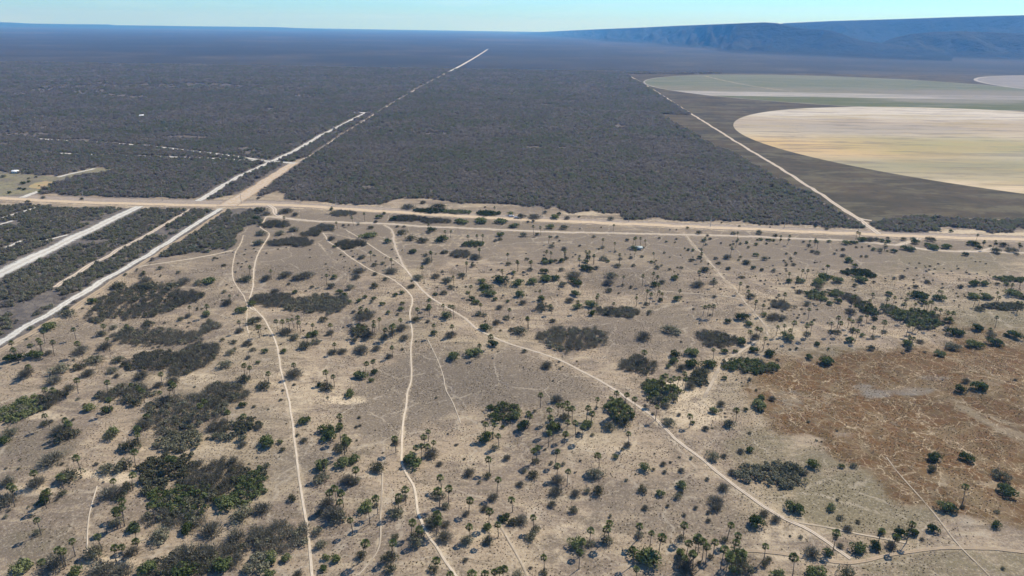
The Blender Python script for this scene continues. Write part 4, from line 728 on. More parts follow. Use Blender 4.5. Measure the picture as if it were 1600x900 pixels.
# thickets: px centre, width, height on the photograph, kind, label
THK = [
(893, 526, 106, 41, 'd', "oval grey leafless thicket standing alone at the centre"),
(997, 567, 54, 31, 'd', "smaller oval grey thicket right of the large oval one"),
(215, 470, 125, 56, 'm', "broad grey green thicket beside the white sand road"),
(295, 463, 38, 22, 'd', "grey thicket at the right end of the roadside thicket"),
(248, 526, 140, 28, 'd', "long low grey thicket below the roadside one"),
(327, 510, 26, 20, 'd', "small grey clump ending the long low thicket"),
(240, 560, 88, 34, 'm', "dark thicket left of the bushy grey one, left side"),
(302, 557, 58, 52, 'd', "squarish grey thicket left of the upper footpath"),
(198, 612, 76, 32, 'm', "mixed thicket with palms on its right edge, left side"),
(75, 622, 42, 28, 'm', "mixed thicket with fan palms near the left edge"),
(28, 637, 66, 42, 'g', "dense green thicket touching the left edge"),
(347, 612, 56, 28, 'd', "grey thicket behind the large lower left scrub"),
(283, 642, 96, 50, 'm', "large mixed thicket above the lower left scrub"),
(342, 665, 38, 24, 'd', "grey thicket right of the large mixed thicket"),
(385, 662, 40, 26, 'o', "olive thicket by a palm left of the footpath"),
(425, 467, 64, 22, 'd', "grey left end of the long thicket above the footpath"),
(482, 472, 82, 30, 'm', "long dark thicket right of the upper left footpath"),
(520, 473, 46, 28, 'm', "greener right end of the long dark thicket"),
(572, 491, 32, 13, 'd', "small grey thicket among palms left of the centre path"),
(562, 515, 28, 18, 'o', "olive thicket under a palm clump left of centre path"),
(786, 642, 40, 28, 'g', "dark green thicket below the bare brown rise"),
(967, 485, 68, 18, 'm', "long low thicket above the large oval thicket"),
(1120, 528, 58, 28, 'm', "rounded dark thicket beside the tan trail at right"),
(1032, 610, 52, 42, 'g', "green palm grove thicket beside the double track"),
(1092, 590, 32, 22, 'o', "olive thicket at the right of the palm grove"),
(1170, 569, 84, 26, 'g', "bright green long thicket above the marsh"),
(965, 640, 38, 40, 'g', "green thicket with tall palms on the double track"),
(1222, 475, 30, 25, 'd', "grey thicket left of the big palm grove"),
(1275, 460, 32, 22, 'g', "green thicket in the band of palms at right"),
(1305, 457, 26, 16, 'g', "small green thicket in the band of palms at right"),
(1332, 465, 24, 24, 'd', "grey green thicket in the band of palms at right"),
(1356, 480, 24, 30, 'g', "narrow palm thicket left of the big palm grove"),
(1392, 482, 26, 24, 'g', "green thicket on the left side of the big grove"),
(1433, 495, 66, 42, 'g', "big dark green palm grove at right"),
(1570, 477, 58, 20, 'o', "grey green thicket by the right edge"),
(1215, 495, 30, 15, 'd', "thin grey thicket below the palms at right"),
(280, 687, 56, 30, 'o', "olive top clump of the lower left scrub"),
(355, 681, 50, 16, 'o', "olive clump right of the top clump, lower left"),
(262, 725, 70, 32, 'o', "olive left shoulder of the lower left scrub"),
(238, 752, 44, 32, 'o', "dark olive clump at left of the lower scrub"),
(332, 743, 76, 48, 'd', "large grey heart of the lower left scrub"),
(288, 780, 82, 42, 'g', "green middle clump of the lower left scrub"),
(275, 808, 74, 28, 'd', "grey lower clump of the lower left scrub"),
(388, 757, 42, 50, 'g', "dark green clump at right of the lower left scrub"),
(280, 880, 76, 38, 'm', "mixed clump on the bottom edge at left"),
(338, 865, 76, 38, 'd', "grey clump on the bottom edge left of the footpath"),
(440, 835, 84, 36, 'd', "wide grey thicket crossed by the left footpath"),
(407, 838, 30, 24, 'd', "grey clump left of the wide grey thicket"),
(408, 875, 30, 24, 'o', "olive clump below the wide grey thicket"),
(1205, 738, 104, 42, 'o', "big dark olive mound beside the double track"),
(536, 332, 38, 10, 'd', "low grey thicket between road and lower track"),
(547, 380, 46, 14, 'm', "long dark thicket left of the double track top"),
(505, 355, 34, 13, 'm', "dark thicket just below the lower track"),
(487, 363, 26, 12, 'm', "grey green thicket joined below the dark one"),
(456, 377, 66, 15, 'd', "long grey thicket below the lower track at left"),
(430, 349, 42, 13, 'm', "dark thicket below the link track"),
(637, 340, 50, 10, 'm', "dark hedge of scrub below the main road, centre left"),
(680, 344, 46, 9, 'd', "grey hedge of scrub below the main road, centre"),
(672, 328, 50, 8, 'g', "green hedge of scrub above the main road, centre left"),
(715, 330, 44, 7, 'g', "green hedge of scrub above the main road, centre"),
(762, 332, 34, 9, 'g', "green hedge above the road left of the vehicles"),
(738, 380, 30, 10, 'g', "green thicket under three small palms"),
(720, 395, 28, 14, 'd', "rounded grey thicket below the three small palms"),
(1343, 425, 44, 20, 'g', "bright green thicket at upper right of the savanna"),
(1578, 434, 38, 15, 'g', "green thicket near the right edge below the track"),
(592, 452, 0, 0, 'x', "")]
THK = [t for t in THK if t[4] != 'x']

# landmarks that labels point to
ANCH = [(893, 526, "the oval grey thicket"), (997, 567, "the smaller oval thicket"), (352, 326, "the crossroads"), (425, 330, "the link by the crossroads"),
 (1372, 368, "the farm track junction"), (1187, 369, "the tree on the lower track"), (807, 342, "the parked vehicles"), (998, 388, "the pale roofed shelter"),
 (393, 476, "the crossing of footpaths"), (436, 560, "the left footpath's middle bend"), (455, 650, "the left footpath's straight stretch"), (470, 760, "the left footpath near its foot"), (485, 860, "the left footpath's bottom end"),
 (643, 470, "the centre footpath's top bend"), (643, 580, "the centre footpath's middle"), (628, 700, "the centre footpath by the green mound"), (652, 785, "the centre footpath's lower bend"), (690, 865, "the centre footpath's bottom end"),
 (617, 375, "the top of the double track"), (665, 455, "the double track's upper fork"), (745, 512, "the double track's upper bend"), (825, 547, "the double track below the oval thicket"), (965, 612, "the palms on the double track"), (1045, 675, "the double track left of the marsh"), (1132, 745, "the double track by the dark mound"), (1225, 810, "the double track's lower fork"), (1330, 875, "the foot of the double track"),
 (1433, 495, "the big palm grove"), (1335, 465, "the palm band left of the grove"), (1230, 480, "the palm band's left end"), (1570, 470, "the right edge palms"), (1343, 425, "the bright green thicket"),
 (1400, 615, "the marsh's grey patch"), (1330, 560, "the marsh's upper edge"), (1570, 750, "the marsh's lower right"), (1440, 780, "the trail out of the marsh"), (1239, 792, "the round bright green bush"), (1500, 858, "the bottom right track"),
 (1170, 569, "the long bright green thicket"), (1120, 528, "the rounded dark thicket"), (1032, 610, "the grove beside the double track"), (1160, 650, "the pale ground left of the marsh"), (1117, 425, "the tan trail's upper bend"), (1060, 385, "the top of the tan trail"),
 (830, 440, "the green bushes above centre"), (920, 420, "the green bush and palms above centre"), (720, 395, "the rounded grey thicket"), (738, 380, "the thicket under three palms"), (790, 465, "the bushes left of the green ones"), (967, 485, "the low thicket above the oval"),
 (560, 500, "the palm clump left of centre"), (482, 472, "the long dark thicket"), (700, 610, "the bare brown rise"), (545, 680, "the bushes below the rise, left"), (560, 420, "the scrub above the long dark thicket"), (510, 590, "the pale ground left of centre"),
 (215, 470, "the roadside thicket"), (302, 557, "the squarish grey thicket"), (100, 555, "the palms near the sand road"), (28, 637, "the green left edge thicket"), (198, 612, "the thicket with palms, left"), (283, 642, "the large mixed thicket"), (60, 690, "the left edge flat"), (150, 745, "the cream sand band"), (332, 743, "the lower left scrub"), (137, 820, "the short thin footpath"), (60, 830, "the bare lower left flat"), (280, 880, "the bottom edge scrub"), (190, 870, "the bottom left palms"),
 (860, 650, "the palms below the oval, left"), (800, 640, "the green thicket under the rise"), (770, 760, "the lone palms at lower centre"), (870, 740, "the palms right of lower centre"), (940, 715, "the lone palm with a dark bush"), (1000, 740, "the bushes left of the dark mound"), (830, 830, "the bottom centre trail"), (910, 840, "the bushy palms, bottom centre"), (1010, 860, "the bottom green bushes with palms"), (1110, 850, "the palm row at the bottom"), (1160, 860, "the palm clump right of the row"), (1065, 760, "the tall green bush"), (700, 790, "the palms right of lower bend"), (740, 830, "the shaded palms, bottom centre"), (550, 830, "the lone palm with long shadow"), (520, 790, "the grey clump with palms"), (1500, 385, "the bushes on the right track"), (1280, 380, "the bushes on the track, right"), (1180, 395, "the dotted bushes above the tan trail"), (1100, 460, "the slope below the tan trail"), (1270, 420, "the slope left of the green thicket"), (1560, 600, "the marsh bushes, right"), (1340, 880, "the lower right bushes"), (40, 285, "the left clearing"), (680, 340, "the roadside scrub"), (900, 340, "the scrub above the road"), (550, 360, "the scrub below the lower track"), (460, 340, "the scrub right of the link")]
ORD = ["nearest", "second nearest", "third nearest", "fourth nearest", "fifth nearest", "sixth nearest", "seventh nearest", "eighth nearest", "ninth nearest", "tenth nearest", "eleventh nearest", "twelfth nearest"]
def label_all(items):
    """items: (object, px, py, look); writes one label per object"""
    A = np.array([(a, b) for a, b, _ in ANCH], float); buckets = {}
    for o, px, py, look in items:
        d = np.hypot((A[:, 0] - px), (A[:, 1] - py) * 1.3); j = int(d.argmin()); dx = px - A[j, 0]; dy = py - A[j, 1]
        if abs(dx) > abs(dy) * 1.2: r = "right of" if dx > 0 else "left of"
        else: r = "below" if dy > 0 else "above"
        buckets.setdefault((look, r, j), []).append((float(d[j]), o))
    for (look, r, j), L in buckets.items():
        L.sort(key=lambda t: t[0])
        for i, (d, o) in enumerate(L):
            tl = "" if len(L) == 1 else ", " + (ORD[i] if i < 12 else "farthest")
            o["label"] = f"{look} {r} {ANCH[j][2]}" + tl

def to_world(px, py, wpx, zc):
    x, y = U(px, py, zc); z = float(hgt(x, y)); _, _, dep = proj(x, y, z + zc); return x, y, z, float(wpx * dep / FPX)
palms, shrubs = [], []
for x0, y0, sc_, ps, ss in DATA:
    for t in ps.split():
        u, v = map(float, t.split(",")); palms.append((x0 + u / sc_, y0 + v / sc_))
    for t in ss.split():
        kd = t[-1]; u, v, w = map(float, t[:-1].split(",")); shrubs.append((x0 + u / sc_, y0 + v / sc_, w / sc_, kd))
print("palms", len(palms), "shrubs", len(shrubs), "thickets", len(THK))
palms.sort(key=lambda p: -p[1])
shr2 = []
for px, py, w, kd in shrubs:
    x, y, z, ww = to_world(px, py, w, 0.9); shr2.append((px, py, w, kd, ww))
shr2.sort(key=lambda s: -s[2])

STUFF = {'g': [], 'o': [], 'd': [], 'p': []}     # plants past the first three hundred of a kind
items = []
for i, (px, py) in enumerate(palms):
    h = float(RNG.uniform(4.8, 6.9)); s = h / 6.0; cs = s ** 0.4 * float(RNG.uniform(0.85, 1.2))
    v = int(RNG.integers(0, len(PALM))); x, y, z, _ = to_world(px, py, 1, h + 0.2); rz = float(RNG.uniform(0, 6.28))
    if i < 300:
        o = empty("fan_palm", (x, y, z), rz); tr, crn = PALM[v]
        link("trunk", tr, o, s=(1, 1, s)); c = link("crown", crn, o, loc=(0, 0, 6.0 * (s - cs)), s=(cs * 1.08, cs * 1.08, cs))
        tag(o, None, "palm", "fan palms scattered over the sandy savanna")
        look = ("tall" if h > 6.3 else "short" if h < 5.4 else "slender") + " fan palm" + (", ragged trunk" if v % 3 == 0 else "")
        items.append((o, px, py, look))
    else: STUFF['p'].append((x, y, z, s, s, v, rz))
KN = {'g': ("green_shrub", "green shrub"), 'o': ("olive_shrub", "dull olive shrub"), 'd': ("dry_shrub", "leafless grey shrub")}
for i, (px, py, w, kd, ww) in enumerate(shr2):
    R = max(ww / 2 * 1.0, 0.5); hh = min(max(0.85 * R + 0.5, 0.9), 3.6) / 1.12
    x, y, z, _ = to_world(px, py + w * 0.06, 1, hh * 0.5); rz = float(RNG.uniform(0, 6.28)); v = int(RNG.integers(0, 6)); el = float(RNG.uniform(0.85, 1.15))
    if i < 300:
        o = empty(KN[kd][0], (x, y, z), rz, (R * el, R / el, hh))
        link("foliage" if kd != 'd' else "twigs", SHR[kd][v], o); link("branches", STEMS[v], o)
        tag(o, None, "shrub", "shrubs scattered over the sandy savanna")
        q = "large " if R > 2.9 else "small " if R < 1.7 else ""
        items.append((o, px, py, q + KN[kd][1]))
    else: STUFF[kd].append((x, y, z, R, hh, v, rz))
label_all(items)

# thickets: each one thing of joined foliage
for tx, ty, tw, th, kd, lb in THK:
    H = 3.0 if ty > 420 else 2.8
    if 'lower left scrub' in lb or 'bottom edge' in lb or 'wide grey' in lb: tw *= 1.36; th *= 1.38
    else: tw *= 1.12; th *= 1.08
    x0, y0, z0, wid = to_world(tx, ty, tw, H * 0.45)
    _, pa, _ = proj(x0, y0, z0); _, pb, _ = proj(x0, y0 + 1, z0); gpy = abs(float(pa - pb)); _, pc, _ = proj(x0, y0, z0 + H)
    if ty < 510 and tx > 1200: th *= 0.72
    hp = abs(float(pa - pc)); dpt = max((th - hp * 0.45) / gpy, wid * 0.3 if th > 12 else 5.0)
    rg = np.random.default_rng(int(tx * 7 + ty)); sp = 2.35 if wid * dpt < 900 else 2.7
    if wid * dpt < 60: sp = 2.0
    gx_, gy_ = np.meshgrid(np.arange(-wid / 2, wid / 2 + sp, sp), np.arange(-dpt / 2, dpt / 2 + sp, sp))
    G = np.c_[gx_.ravel(), gy_.ravel()] + rg.uniform(-0.45, 0.45, (gx_.size, 2)) * sp
    an = np.arctan2(G[:, 1] / dpt, G[:, 0] / wid); ra = np.hypot(G[:, 0] / (wid / 2), G[:, 1] / (dpt / 2))
    G = G[ra < 0.93 + 0.10 * np.sin(3 * an + tx) + 0.07 * np.sin(5 * an + ty)]
    if len(G) == 0: G = np.zeros((1, 2))
    if len(G) > 230: G = G[rg.permutation(len(G))[:230]]
    parts = []; stp = []
    for cx, cy in G:
        r = min(1.0, math.hypot(cx / (wid / 2), cy / (dpt / 2)))
        R = rg.uniform(1.5, 2.4); hh = H * rg.uniform(0.75, 1.15) * (1 - 0.25 * r); k2 = kd if kd != 'm' else ('d' if rg.random() < 0.6 else 'o')
        if kd == 'g' and rg.random() < 0.2: k2 = 'o'
        if kd == 'd' and rg.random() < 0.15: k2 = 'o'
        dx = x0 + cx; dy = y0 + cy; dz = float(hgt(dx, dy)) - z0
        if k2 == 'd': V, F, T = twig_spray(170, R, hh, rg, 8, 0.040); V2, F2, T2 = leaf_ball(50, R, hh, shrub_lobes(rg, R, hh, 6), 0.15, rg); V, F, T = join([(V, F, T), (V2, F2, T2)]); mi = 0
        else: V, F, T = leaf_ball(190, R, hh, shrub_lobes(rg, R, hh, 6), 0.22, rg); mi = 1
        parts.append((V + (cx, cy, dz), F, T, mi, k2))
        for b in range(2):
            a2 = rg.uniform(0, 6.28); stp.append(tube((cx, cy, dz - 0.3), (cx + math.cos(a2) * R * 0.4, cy + math.sin(a2) * R * 0.4, dz + hh * 0.75), 0.07, 0.02, 4))
    o = empty("thicket", (x0, y0, z0))
    V, F, T = join([p[:3] for p in parts]); me = mesh_np("foliage", V, F, [MAT_TWIG, MAT_OLIVE, MAT_GREEN], T)
    mm = np.concatenate([np.full(len(p[1]), {'d': 0, 'o': 1, 'g': 2}[p[4]], np.int32) for p in parts]); me.polygons.foreach_set("material_index", mm)
    link("foliage", me, o); V, F, T = join(stp); tag(link("branches", mesh_np("branches", V, F, [MAT_BARK]), o), kind="stuff")
    tag(o, lb, "thicket")

# ------------------------------------------------------------------ masses nobody could count: woodland, far shrubs, tufts
def scatter(name, pts, protos, label, cat):
    """pts: rows x, y, z, sx, sy, sz, rz, idx"""
    pts = np.asarray(pts, float); me = bpy.data.meshes.new(name); me.vertices.add(len(pts)); me.vertices.foreach_set("co", pts[:, :3].astype(np.float32).ravel())
    a = me.attributes.new("scl", 'FLOAT_VECTOR', 'POINT'); a.data.foreach_set("vector", pts[:, 3:6].astype(np.float32).ravel())
    r = np.zeros((len(pts), 3), np.float32); r[:, 2] = pts[:, 6]; a = me.attributes.new("rot", 'FLOAT_VECTOR', 'POINT'); a.data.foreach_set("vector", r.ravel())
    a = me.attributes.new("idx", 'INT', 'POINT'); a.data.foreach_set("value", pts[:, 7].astype(np.int32))
    pc = bpy.data.collections.new(name + "_kinds")
    for i, m in enumerate(protos): pc.objects.link(bpy.data.objects.new(f"{name}_plant.{i:03d}", m))
    g = bpy.data.node_groups.new(name + "_scatter", 'GeometryNodeTree')
    g.interface.new_socket("Geometry", in_out='INPUT', socket_type='NodeSocketGeometry'); g.interface.new_socket("Geometry", in_out='OUTPUT', socket_type='NodeSocketGeometry')
    N = g.nodes; gi = N.new("NodeGroupInput"); go = N.new("NodeGroupOutput"); ip = N.new("GeometryNodeInstanceOnPoints"); ci = N.new("GeometryNodeCollectionInfo")
    ci.inputs["Collection"].default_value = pc; ci.inputs["Separate Children"].default_value = True; ci.inputs["Reset Children"].default_value = True
    def na(nm, ty): q = N.new("GeometryNodeInputNamedAttribute"); q.data_type = ty; q.inputs["Name"].default_value = nm; return q.outputs["Attribute"]
    g.links.new(gi.outputs[0], ip.inputs["Points"]); g.links.new(ci.outputs[0], ip.inputs["Instance"]); ip.inputs["Pick Instance"].default_value = True
    g.links.new(na("idx", 'INT'), ip.inputs["Instance Index"]); g.links.new(na("scl", 'FLOAT_VECTOR'), ip.inputs["Scale"])
    er = N.new("FunctionNodeEulerToRotation"); g.links.new(na("rot", 'FLOAT_VECTOR'), er.inputs[0]); g.links.new(er.outputs[0], ip.inputs["Rotation"])
    g.links.new(ip.outputs[0], go.inputs[0])
    o = link(name, me); md = o.modifiers.new("scatter", 'NODES'); md.node_group = g
    tag(o, label, cat, None, "stuff"); return o
def grid_pts(y0, y1, cell, rg, half=0.86, x_pad=30):
    out = []
    ys = np.arange(y0, y1, cell)
    for y in ys:
        w = y * half + x_pad; xs = np.arange(-w, w, cell); out.append(np.c_[xs, np.full(len(xs), y)])
    P = np.concatenate(out); P += rg.uniform(-0.48, 0.48, P.shape) * cell; return P
WPROTO = []
for v in range(8):
    rg = np.random.default_rng(500 + v)
    if v < 5:
        V, F, T = twig_spray(150, 1, 1.0, rg, 6, 0.045); V2, F2, T2 = leaf_ball(60, 1, 1.0, shrub_lobes(rg, 1, 1.0, 5), 0.12, rg); V, F, T = join([(V, F, T), (V2, F2, T2)])
    else: V, F, T = leaf_ball(150, 1, 1.0, shrub_lobes(rg, 1, 1.0, 5), 0.14, rg)
    WPROTO.append(mesh_np("woodland_plant", V, F, [MAT_WOODTWIG], T))
for v in range(4):
    rg = np.random.default_rng(540 + v); V, F, T = leaf_ball(150, 1, 1.0, shrub_lobes(rg, 1, 1.0, 6), 0.14, rg); V2, F2, T2 = twig_spray(60, 1, 1.0, rg, 6, 0.04); V, F, T = join([(V, F, T), (V2, F2, T2)])
    WPROTO.append(mesh_np("woodland_plant", V, F, [MAT_LOWWOOD], T))
rg = np.random.default_rng(77); rows = []
for y0, y1, cell, Rm, Hm in ((200, 620, 2.8, 1.75, 2.2), (620, 1000, 3.9, 2.3, 2.6), (1000, 1650, 6.0, 3.3, 3.4), (1650, 2700, 10.5, 5.6, 4.2)):
    P = grid_pts(y0, y1, cell, rg); m = wood_mask(P[:, 0], P[:, 1]); P = P[m]; P = P[road_clear(P[:, 0], P[:, 1], Rm * 0.45)]
    gap = fbm(P[:, 0] + 300, P[:, 1], 40, 3)
    low = in_poly(P[:, 0], P[:, 1], WOOD_LOW)
    P_keep = (rg.random(len(P)) < np.where(low, 0.82, 0.97)) & (gap > 0.22); P = P[P_keep]; gap = gap[P_keep]; low = low[P_keep]; n = len(P)
    s = rg.uniform(0.7, 1.3, n) * Rm; big = rg.random(n) < 0.05; s = np.where(big, s * 1.25, s); hz = rg.uniform(0.75, 1.3, n) * Hm * np.where(big, 1.35, 1)
    hz = np.where(low, hz * 0.85, hz)
    idx = np.where(rg.random(n) < 0.2, rg.integers(5, 8, n), rg.integers(0, 5, n)); idx = np.where(low & (rg.random(n) < 0.7), rg.integers(8, 12, n), idx)
    rows.append(np.c_[P, hgt(P[:, 0], P[:, 1]), s, s, hz, rg.uniform(0, 6.28, n), idx])
WR = np.concatenate(rows); print("woodland plants", len(WR))
scatter("scrub_woodland", WR, WPROTO, "endless grey brown leafless scrub woodland behind the dirt roads", "woodland")

def srows(L): return np.array([(x, y, z, R, R, h, rz, v) for x, y, z, R, h, v, rz in L]) if L else None
allr = []; pr = SHR['g'] + SHR['o'] + SHR['d']
for j, kd in enumerate('god'):
    for x, y, z, R, h, v, rz in STUFF[kd]: allr.append((x, y, z, R, R, h, rz, v + 6 * j))
# low scrub between the mapped shrubs
P = grid_pts(110, 470, 4.0, rg, 0.82, 20); n0 = fbm(P[:, 0], P[:, 1], 22, 4); px, py, _ = proj(P[:, 0], P[:, 1], 0)
mau = emask("mauve", px, py, n0); msh = emask("marsh", px, py, n0)
pk = (rg.random(len(P)) < 0.36 * sstep(0.42, 0.66, n0) * (1 - 0.7 * mau) * (1 - 0.9 * np.minimum(msh, 1)) * (0.35 + 0.65 * sstep(330, 420, P[:, 1]) + 0.5 * (px < 420))) & (py > 322)
P = P[pk]; P = P[~wood_mask(P[:, 0], P[:, 1])]; P = P[road_clear(P[:, 0], P[:, 1], 0.8)]
for x, y in P: R = float(rg.uniform(0.35, 1.0)); allr.append((x, y, float(hgt(x, y)), R, R, R * 0.9, float(rg.uniform(0, 6.28)), int(rg.integers(6, 18))))
print("small shrubs", len(allr))
scatter("small_shrubs", allr, pr, "low small shrubs dotted between the larger ones on the sand", "small shrubs")
if STUFF['p']:
    VP = []
    for tr, crn in PALM:
        a = np.zeros(len(tr.vertices) * 3, np.float32); tr.vertices.foreach_get("co", a); b = np.zeros(len(crn.vertices) * 3, np.float32); crn.vertices.foreach_get("co", b)
        fa = np.array([tuple(p.vertices) for p in tr.polygons]); fa = np.r_[fa[:, [0, 1, 2]], fa[:, [0, 2, 3]]]; fb = np.array([tuple(p.vertices) for p in crn.polygons])
        ta = np.zeros(len(crn.vertices), np.float32); crn.attributes["tint"].data.foreach_get("value", ta)
        V, F, T = join([(a.reshape(-1, 3), fa, np.zeros(len(a) // 3)), (b.reshape(-1, 3), fb, ta)]); VP.append(mesh_np("palm", V, F, [MAT_FAN], T))
    scatter("distant_palms", [(x, y, z, s ** .5, s ** .5, s, rz, v) for x, y, z, s, _, v, rz in STUFF['p']], VP, "small distant fan palms near the roads, too far to tell apart", "distant palms")
# dry grass tufts
def tuft(seed):
    rg = np.random.default_rng(seed); n = 16; az = rg.uniform(0, 6.28, n); el = rg.uniform(0.5, 1.4, n); d = np.c_[np.cos(az) * np.cos(el), np.sin(az) * np.cos(el), np.sin(el)]
    A = rg.normal(0, 0.22, (n, 3)) * (1, 1, 0); B = A + d * rg.uniform(0.6, 1.0, (n, 1)); s = np.cross(d, rg.normal(0, 1, (n, 3))); s /= np.linalg.norm(s, axis=1)[:, None]
    V = np.stack([A - s * 0.13, A + s * 0.13, B], 1).reshape(-1, 3); return mesh_np("tuft", V, np.arange(3 * n).reshape(-1, 3), [MAT_TUFT], np.repeat(rg.random(n), 3))
P = grid_pts(105, 430, 1.25, rg, 0.80, 15); n0 = fbm(P[:, 0], P[:, 1], 9, 4)
P = P[rg.random(len(P)) < 0.8 * sstep(0.38, 0.60, n0) + 0.07]; P = P[road_clear(P[:, 0], P[:, 1], 0.25)]; n = len(P)
s = rg.uniform(0.16, 0.42, n) ** 1.0
TR = np.c_[P, hgt(P[:, 0], P[:, 1]), s * 1.2, s * 1.2, s, rg.uniform(0, 6.28, n), rg.integers(0, 4, n)]; print("tufts", n)
scatter("grass_tufts", TR, [tuft(900 + i) for i in range(4)], "dry grass tufts all over the sandy ground", "grass")

# ------------------------------------------------------------------ built things
def box(c, s, rot=0.0):
    x, y, z = s[0] / 2, s[1] / 2, s[2] / 2
    V = np.array([(a, b, d) for d in (-z, z) for a, b in ((-x, -y), (x, -y), (x, y), (-x, y))]) + np.array(c)
    return V, np.array([(3, 2, 1, 0), (4, 5, 6, 7), (0, 1, 5, 4), (1, 2, 6, 5), (2, 3, 7, 6), (3, 0, 4, 7)])
def boxes(name, L, mat, parent):
    V, F, _ = join([box(*b) for b in L]); return link(name, mesh_np(name, V, F, [mat]), parent)
MAT_CONC = simple_mat("pole_concrete", (0.42, 0.40, 0.36), (0.33, 0.31, 0.28), 2); MAT_WALL = simple_mat("white_plaster", (0.78, 0.76, 0.72), (0.70, 0.68, 0.63), 1)
MAT_TILE = simple_mat("clay_roof_tile", (0.42, 0.26, 0.18), (0.33, 0.2, 0.14), 3); MAT_DARK = simple_mat("dark_opening", (0.03, 0.03, 0.03), (0.05, 0.045, 0.04), 2)
MAT_SHEET = simple_mat("pale_metal_sheet", (0.30, 0.35, 0.33), (0.22, 0.26, 0.25), 1.5, 0.6, 0.1, 0.3); MAT_POST = simple_mat("wood_post", (0.17, 0.13, 0.10), (0.11, 0.085, 0.065), 4)
pole_proto = None
for px, py, lb in ((131, 313, "pale utility pole beside the road near the left edge"), (254, 313.5, "pale utility pole left of the crossroads"), (377, 316, "pale utility pole at the crossroads"), (525, 322, "thin utility pole right of the link track"), (700, 333, "thin utility pole in the roadside scrub"),
    (847, 341, "pale utility pole right of the parked vehicles"), (982, 346.5, "thin utility pole above the road at centre right"), (1110, 354, "pale utility pole crossing the road edge at right"), (1225, 357, "thin utility pole left of the farm junction"), (1341, 364, "pale utility pole at the farm track junction")):
    x, y = U(px, py); o = empty("utility_pole", (x, y, float(hgt(x, y))))
    if pole_proto is None:
        V, F = tube((0, 0, -0.5), (0, 0, 8.6), 0.22, 0.13, 8); a = mesh_np("shaft", V, F, [MAT_CONC]); V, F = box((0, 0, 8.0), (0.14, 2.2, 0.14)); b = mesh_np("crossarm", V, F, [MAT_CONC])
        V, F, _ = join([tube((0, q, 8.07), (0, q, 8.3), 0.06, 0.04, 6) for q in (-0.95, 0, 0.95)]); c = mesh_np("insulator", V, F, [MAT_DARK]); pole_proto = (a, b, c)
    link("shaft", pole_proto[0], o); link("crossarm", pole_proto[1], o); link("insulator", pole_proto[2], o)
    tag(o, lb, "utility pole", "utility poles along the main dirt road")
def house(px, py, s, rz, lb):
    x, y = U(px, py); o = empty("house", (x, y, 0), rz, (s, s, s))
    boxes("wall", [((0, 0, 1.4), (7, 5, 2.8))], MAT_WALL, o)
    V = np.array([(-3.8, -2.9, 2.7), (3.8, -2.9, 2.7), (3.8, 2.9, 2.7), (-3.8, 2.9, 2.7), (-3.8, 0, 4.2), (3.8, 0, 4.2), (-3.8, 0, 2.7), (3.8, 0, 2.7)])
    link("roof", mesh_np("roof", V, [(0, 1, 5, 4), (2, 3, 4, 5), (0, 4, 3, 6), (1, 7, 2, 5)], [MAT_WALL]), o)
    boxes("door", [((-0.6, -2.52, 1.05), (0.9, 0.08, 2.1))], MAT_DARK, o); boxes("window", [((1.9, -2.52, 1.5), (1.0, 0.08, 1.0))], MAT_DARK, o); boxes("window", [((-2.6, -2.52, 1.5), (0.9, 0.08, 1.0))], MAT_DARK, o)
    tag(o, lb, "house"); return o
house(221.5, 183, 1.0, 0.3, "tiny white house alone in the woodland at upper left")
house(24.5, 270.5, 0.8, 0.1, "small white house at the back of the left clearing")
# low shelter with a pale roof
x, y = U(998, 390); o = empty("shelter", (x, y, float(hgt(x, y))), 0.05)
V, F = box((0, 0, 0), (5.6, 3.4, 0.09)); q = link("roof", mesh_np("roof", V, F, [MAT_SHEET]), o, loc=(0, 0, 1.75)); q.rotation_euler = (0.22, 0, 0)
for a, b in ((-2.5, -1.4), (2.5, -1.4), (-2.5, 1.4), (2.5, 1.4)): boxes("post", [((a, b, 0.65 if b < 0 else 0.95), (0.14, 0.14, 1.5 if b < 0 else 2.1))], MAT_POST, o)
boxes("trough", [((0, 0, 0.3), (3.2, 0.8, 0.5))], MAT_CONC, o); tag(o, "low shelter with a pale metal sheet roof among small palms", "shelter")
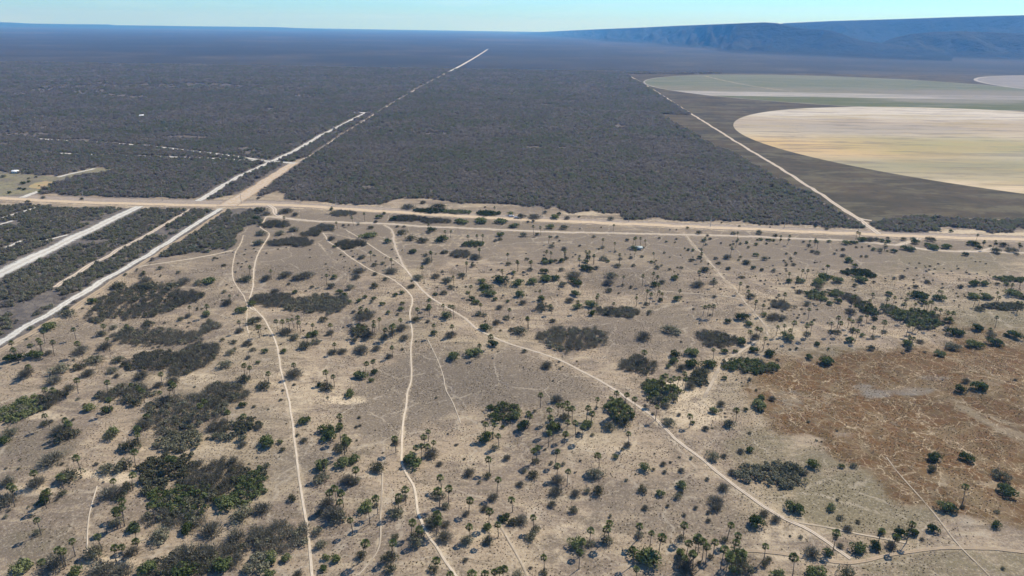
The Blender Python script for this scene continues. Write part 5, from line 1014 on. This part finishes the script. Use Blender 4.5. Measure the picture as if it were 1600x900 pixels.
# vehicles on the main road
def car(px, py, rz, paint, lb):
    x, y = U(px, py); o = empty("parked_car", (x, y, float(hgt(x, y)) + 0.05), rz)
    prof = [(-2.15, .35), (-2.18, .75), (-2.05, .95), (-1.75, 1.02), (-1.35, 1.45), (0.45, 1.48), (1.05, 1.02), (1.95, .92), (2.15, .72), (2.15, .35)]
    n = len(prof); V = [(a, s_ * (0.82 if b < 1.2 else 0.66), b) for s_ in (-1, 1) for a, b in prof]
    Fq = [(i, (i + 1) % n, n + (i + 1) % n, n + i) for i in range(n)]; me = bpy.data.meshes.new("body"); me.from_pydata(V, [], Fq + [tuple(range(n - 1, -1, -1)), tuple(range(n, 2 * n))]); me.materials.append(paint); link("body", me, o)
    gl = MAT_GLASS
    for s_ in (-1, 1): V = [(-1.45, s_ * .80, 1.04), (0.85, s_ * .80, 1.04), (0.4, s_ * .69, 1.40), (-1.2, s_ * .69, 1.40)]; me = bpy.data.meshes.new("side_window"); me.from_pydata(V, [], [(0, 1, 2, 3)]); me.materials.append(gl); link("side_window", me, o)
    V = [(1.07, -.7, 1.04), (1.07, .7, 1.04), (0.50, .6, 1.46), (0.50, -.6, 1.46)]; me = bpy.data.meshes.new("windscreen"); me.from_pydata(V, [], [(0, 1, 2, 3)]); me.materials.append(gl); link("windscreen", me, o)
    for a in (-1.35, 1.4):
        for s_ in (-1, 1):
            V, F = tube((a, s_ * 0.62, 0.32), (a, s_ * 0.86, 0.32), 0.33, 0.33, 12); V = np.r_[V, [(a, s_ * .62, .32), (a, s_ * .86, .32)]]
            T3 = [(i, (i + 1) % 12, 24) for i in range(12)] + [(12 + i, 12 + (i + 1) % 12, 25) for i in range(12)]; me = bpy.data.meshes.new("wheel"); me.from_pydata([tuple(v) for v in V], [], [tuple(map(int, f)) for f in F] + T3); me.materials.append(MAT_DARK); link("wheel", me, o)
    for s_ in (-1, 1): boxes("headlight", [((2.14, s_ * .58, .68), (.06, .32, .16))], MAT_WALL, o)
    tag(o, lb, "car")
MAT_GLASS = simple_mat("car_glass", (0.03, 0.035, 0.04), (0.04, 0.045, 0.05), 1, 0.1, 0, 0.5)
car(807.3, 341.2, -0.08, simple_mat("silver_paint", (0.45, 0.45, 0.44), (0.38, 0.38, 0.37), 0.5, 0.35, 0, 0.5, 0.3), "silver grey car stopped on the far edge of the main road")
car(799, 338.8, 0.15, simple_mat("white_paint", (0.75, 0.74, 0.73), (0.70, 0.69, 0.68), 0.5, 0.35, 0, 0.5), "small white car half hidden in roadside scrub, left of the silver one")

# ------------------------------------------------------------------ the air
def haze():
    V, F = box((0, 13000, 247), (54000, 36000, 506)); k = NT("air"); pv = k.n("ShaderNodeVolumePrincipled")
    V = np.array([(-27500, -4500, -8), (27500, -4500, -8), (27500, 30400, -8), (-27500, 30400, -8), (-27500, -4500, 520), (27500, -4500, 520), (27500, 30400, 520), (-27500, 30400, 520)], float)
    pv.inputs["Color"].default_value = (0.12, 0.42, 1.0, 1); pv.inputs["Absorption Color"].default_value = (1, 1, 1, 1)
    pv.inputs["Density"].default_value = 7.3e-5; pv.inputs["Anisotropy"].default_value = 0.1
    k.l(pv.outputs[0], k.out.inputs["Volume"])
    o = link("haze", mesh_np("haze", V, F, [k.m])); tag(o, "thin blue haze lying over the whole plain", "haze", None, "stuff")
haze()
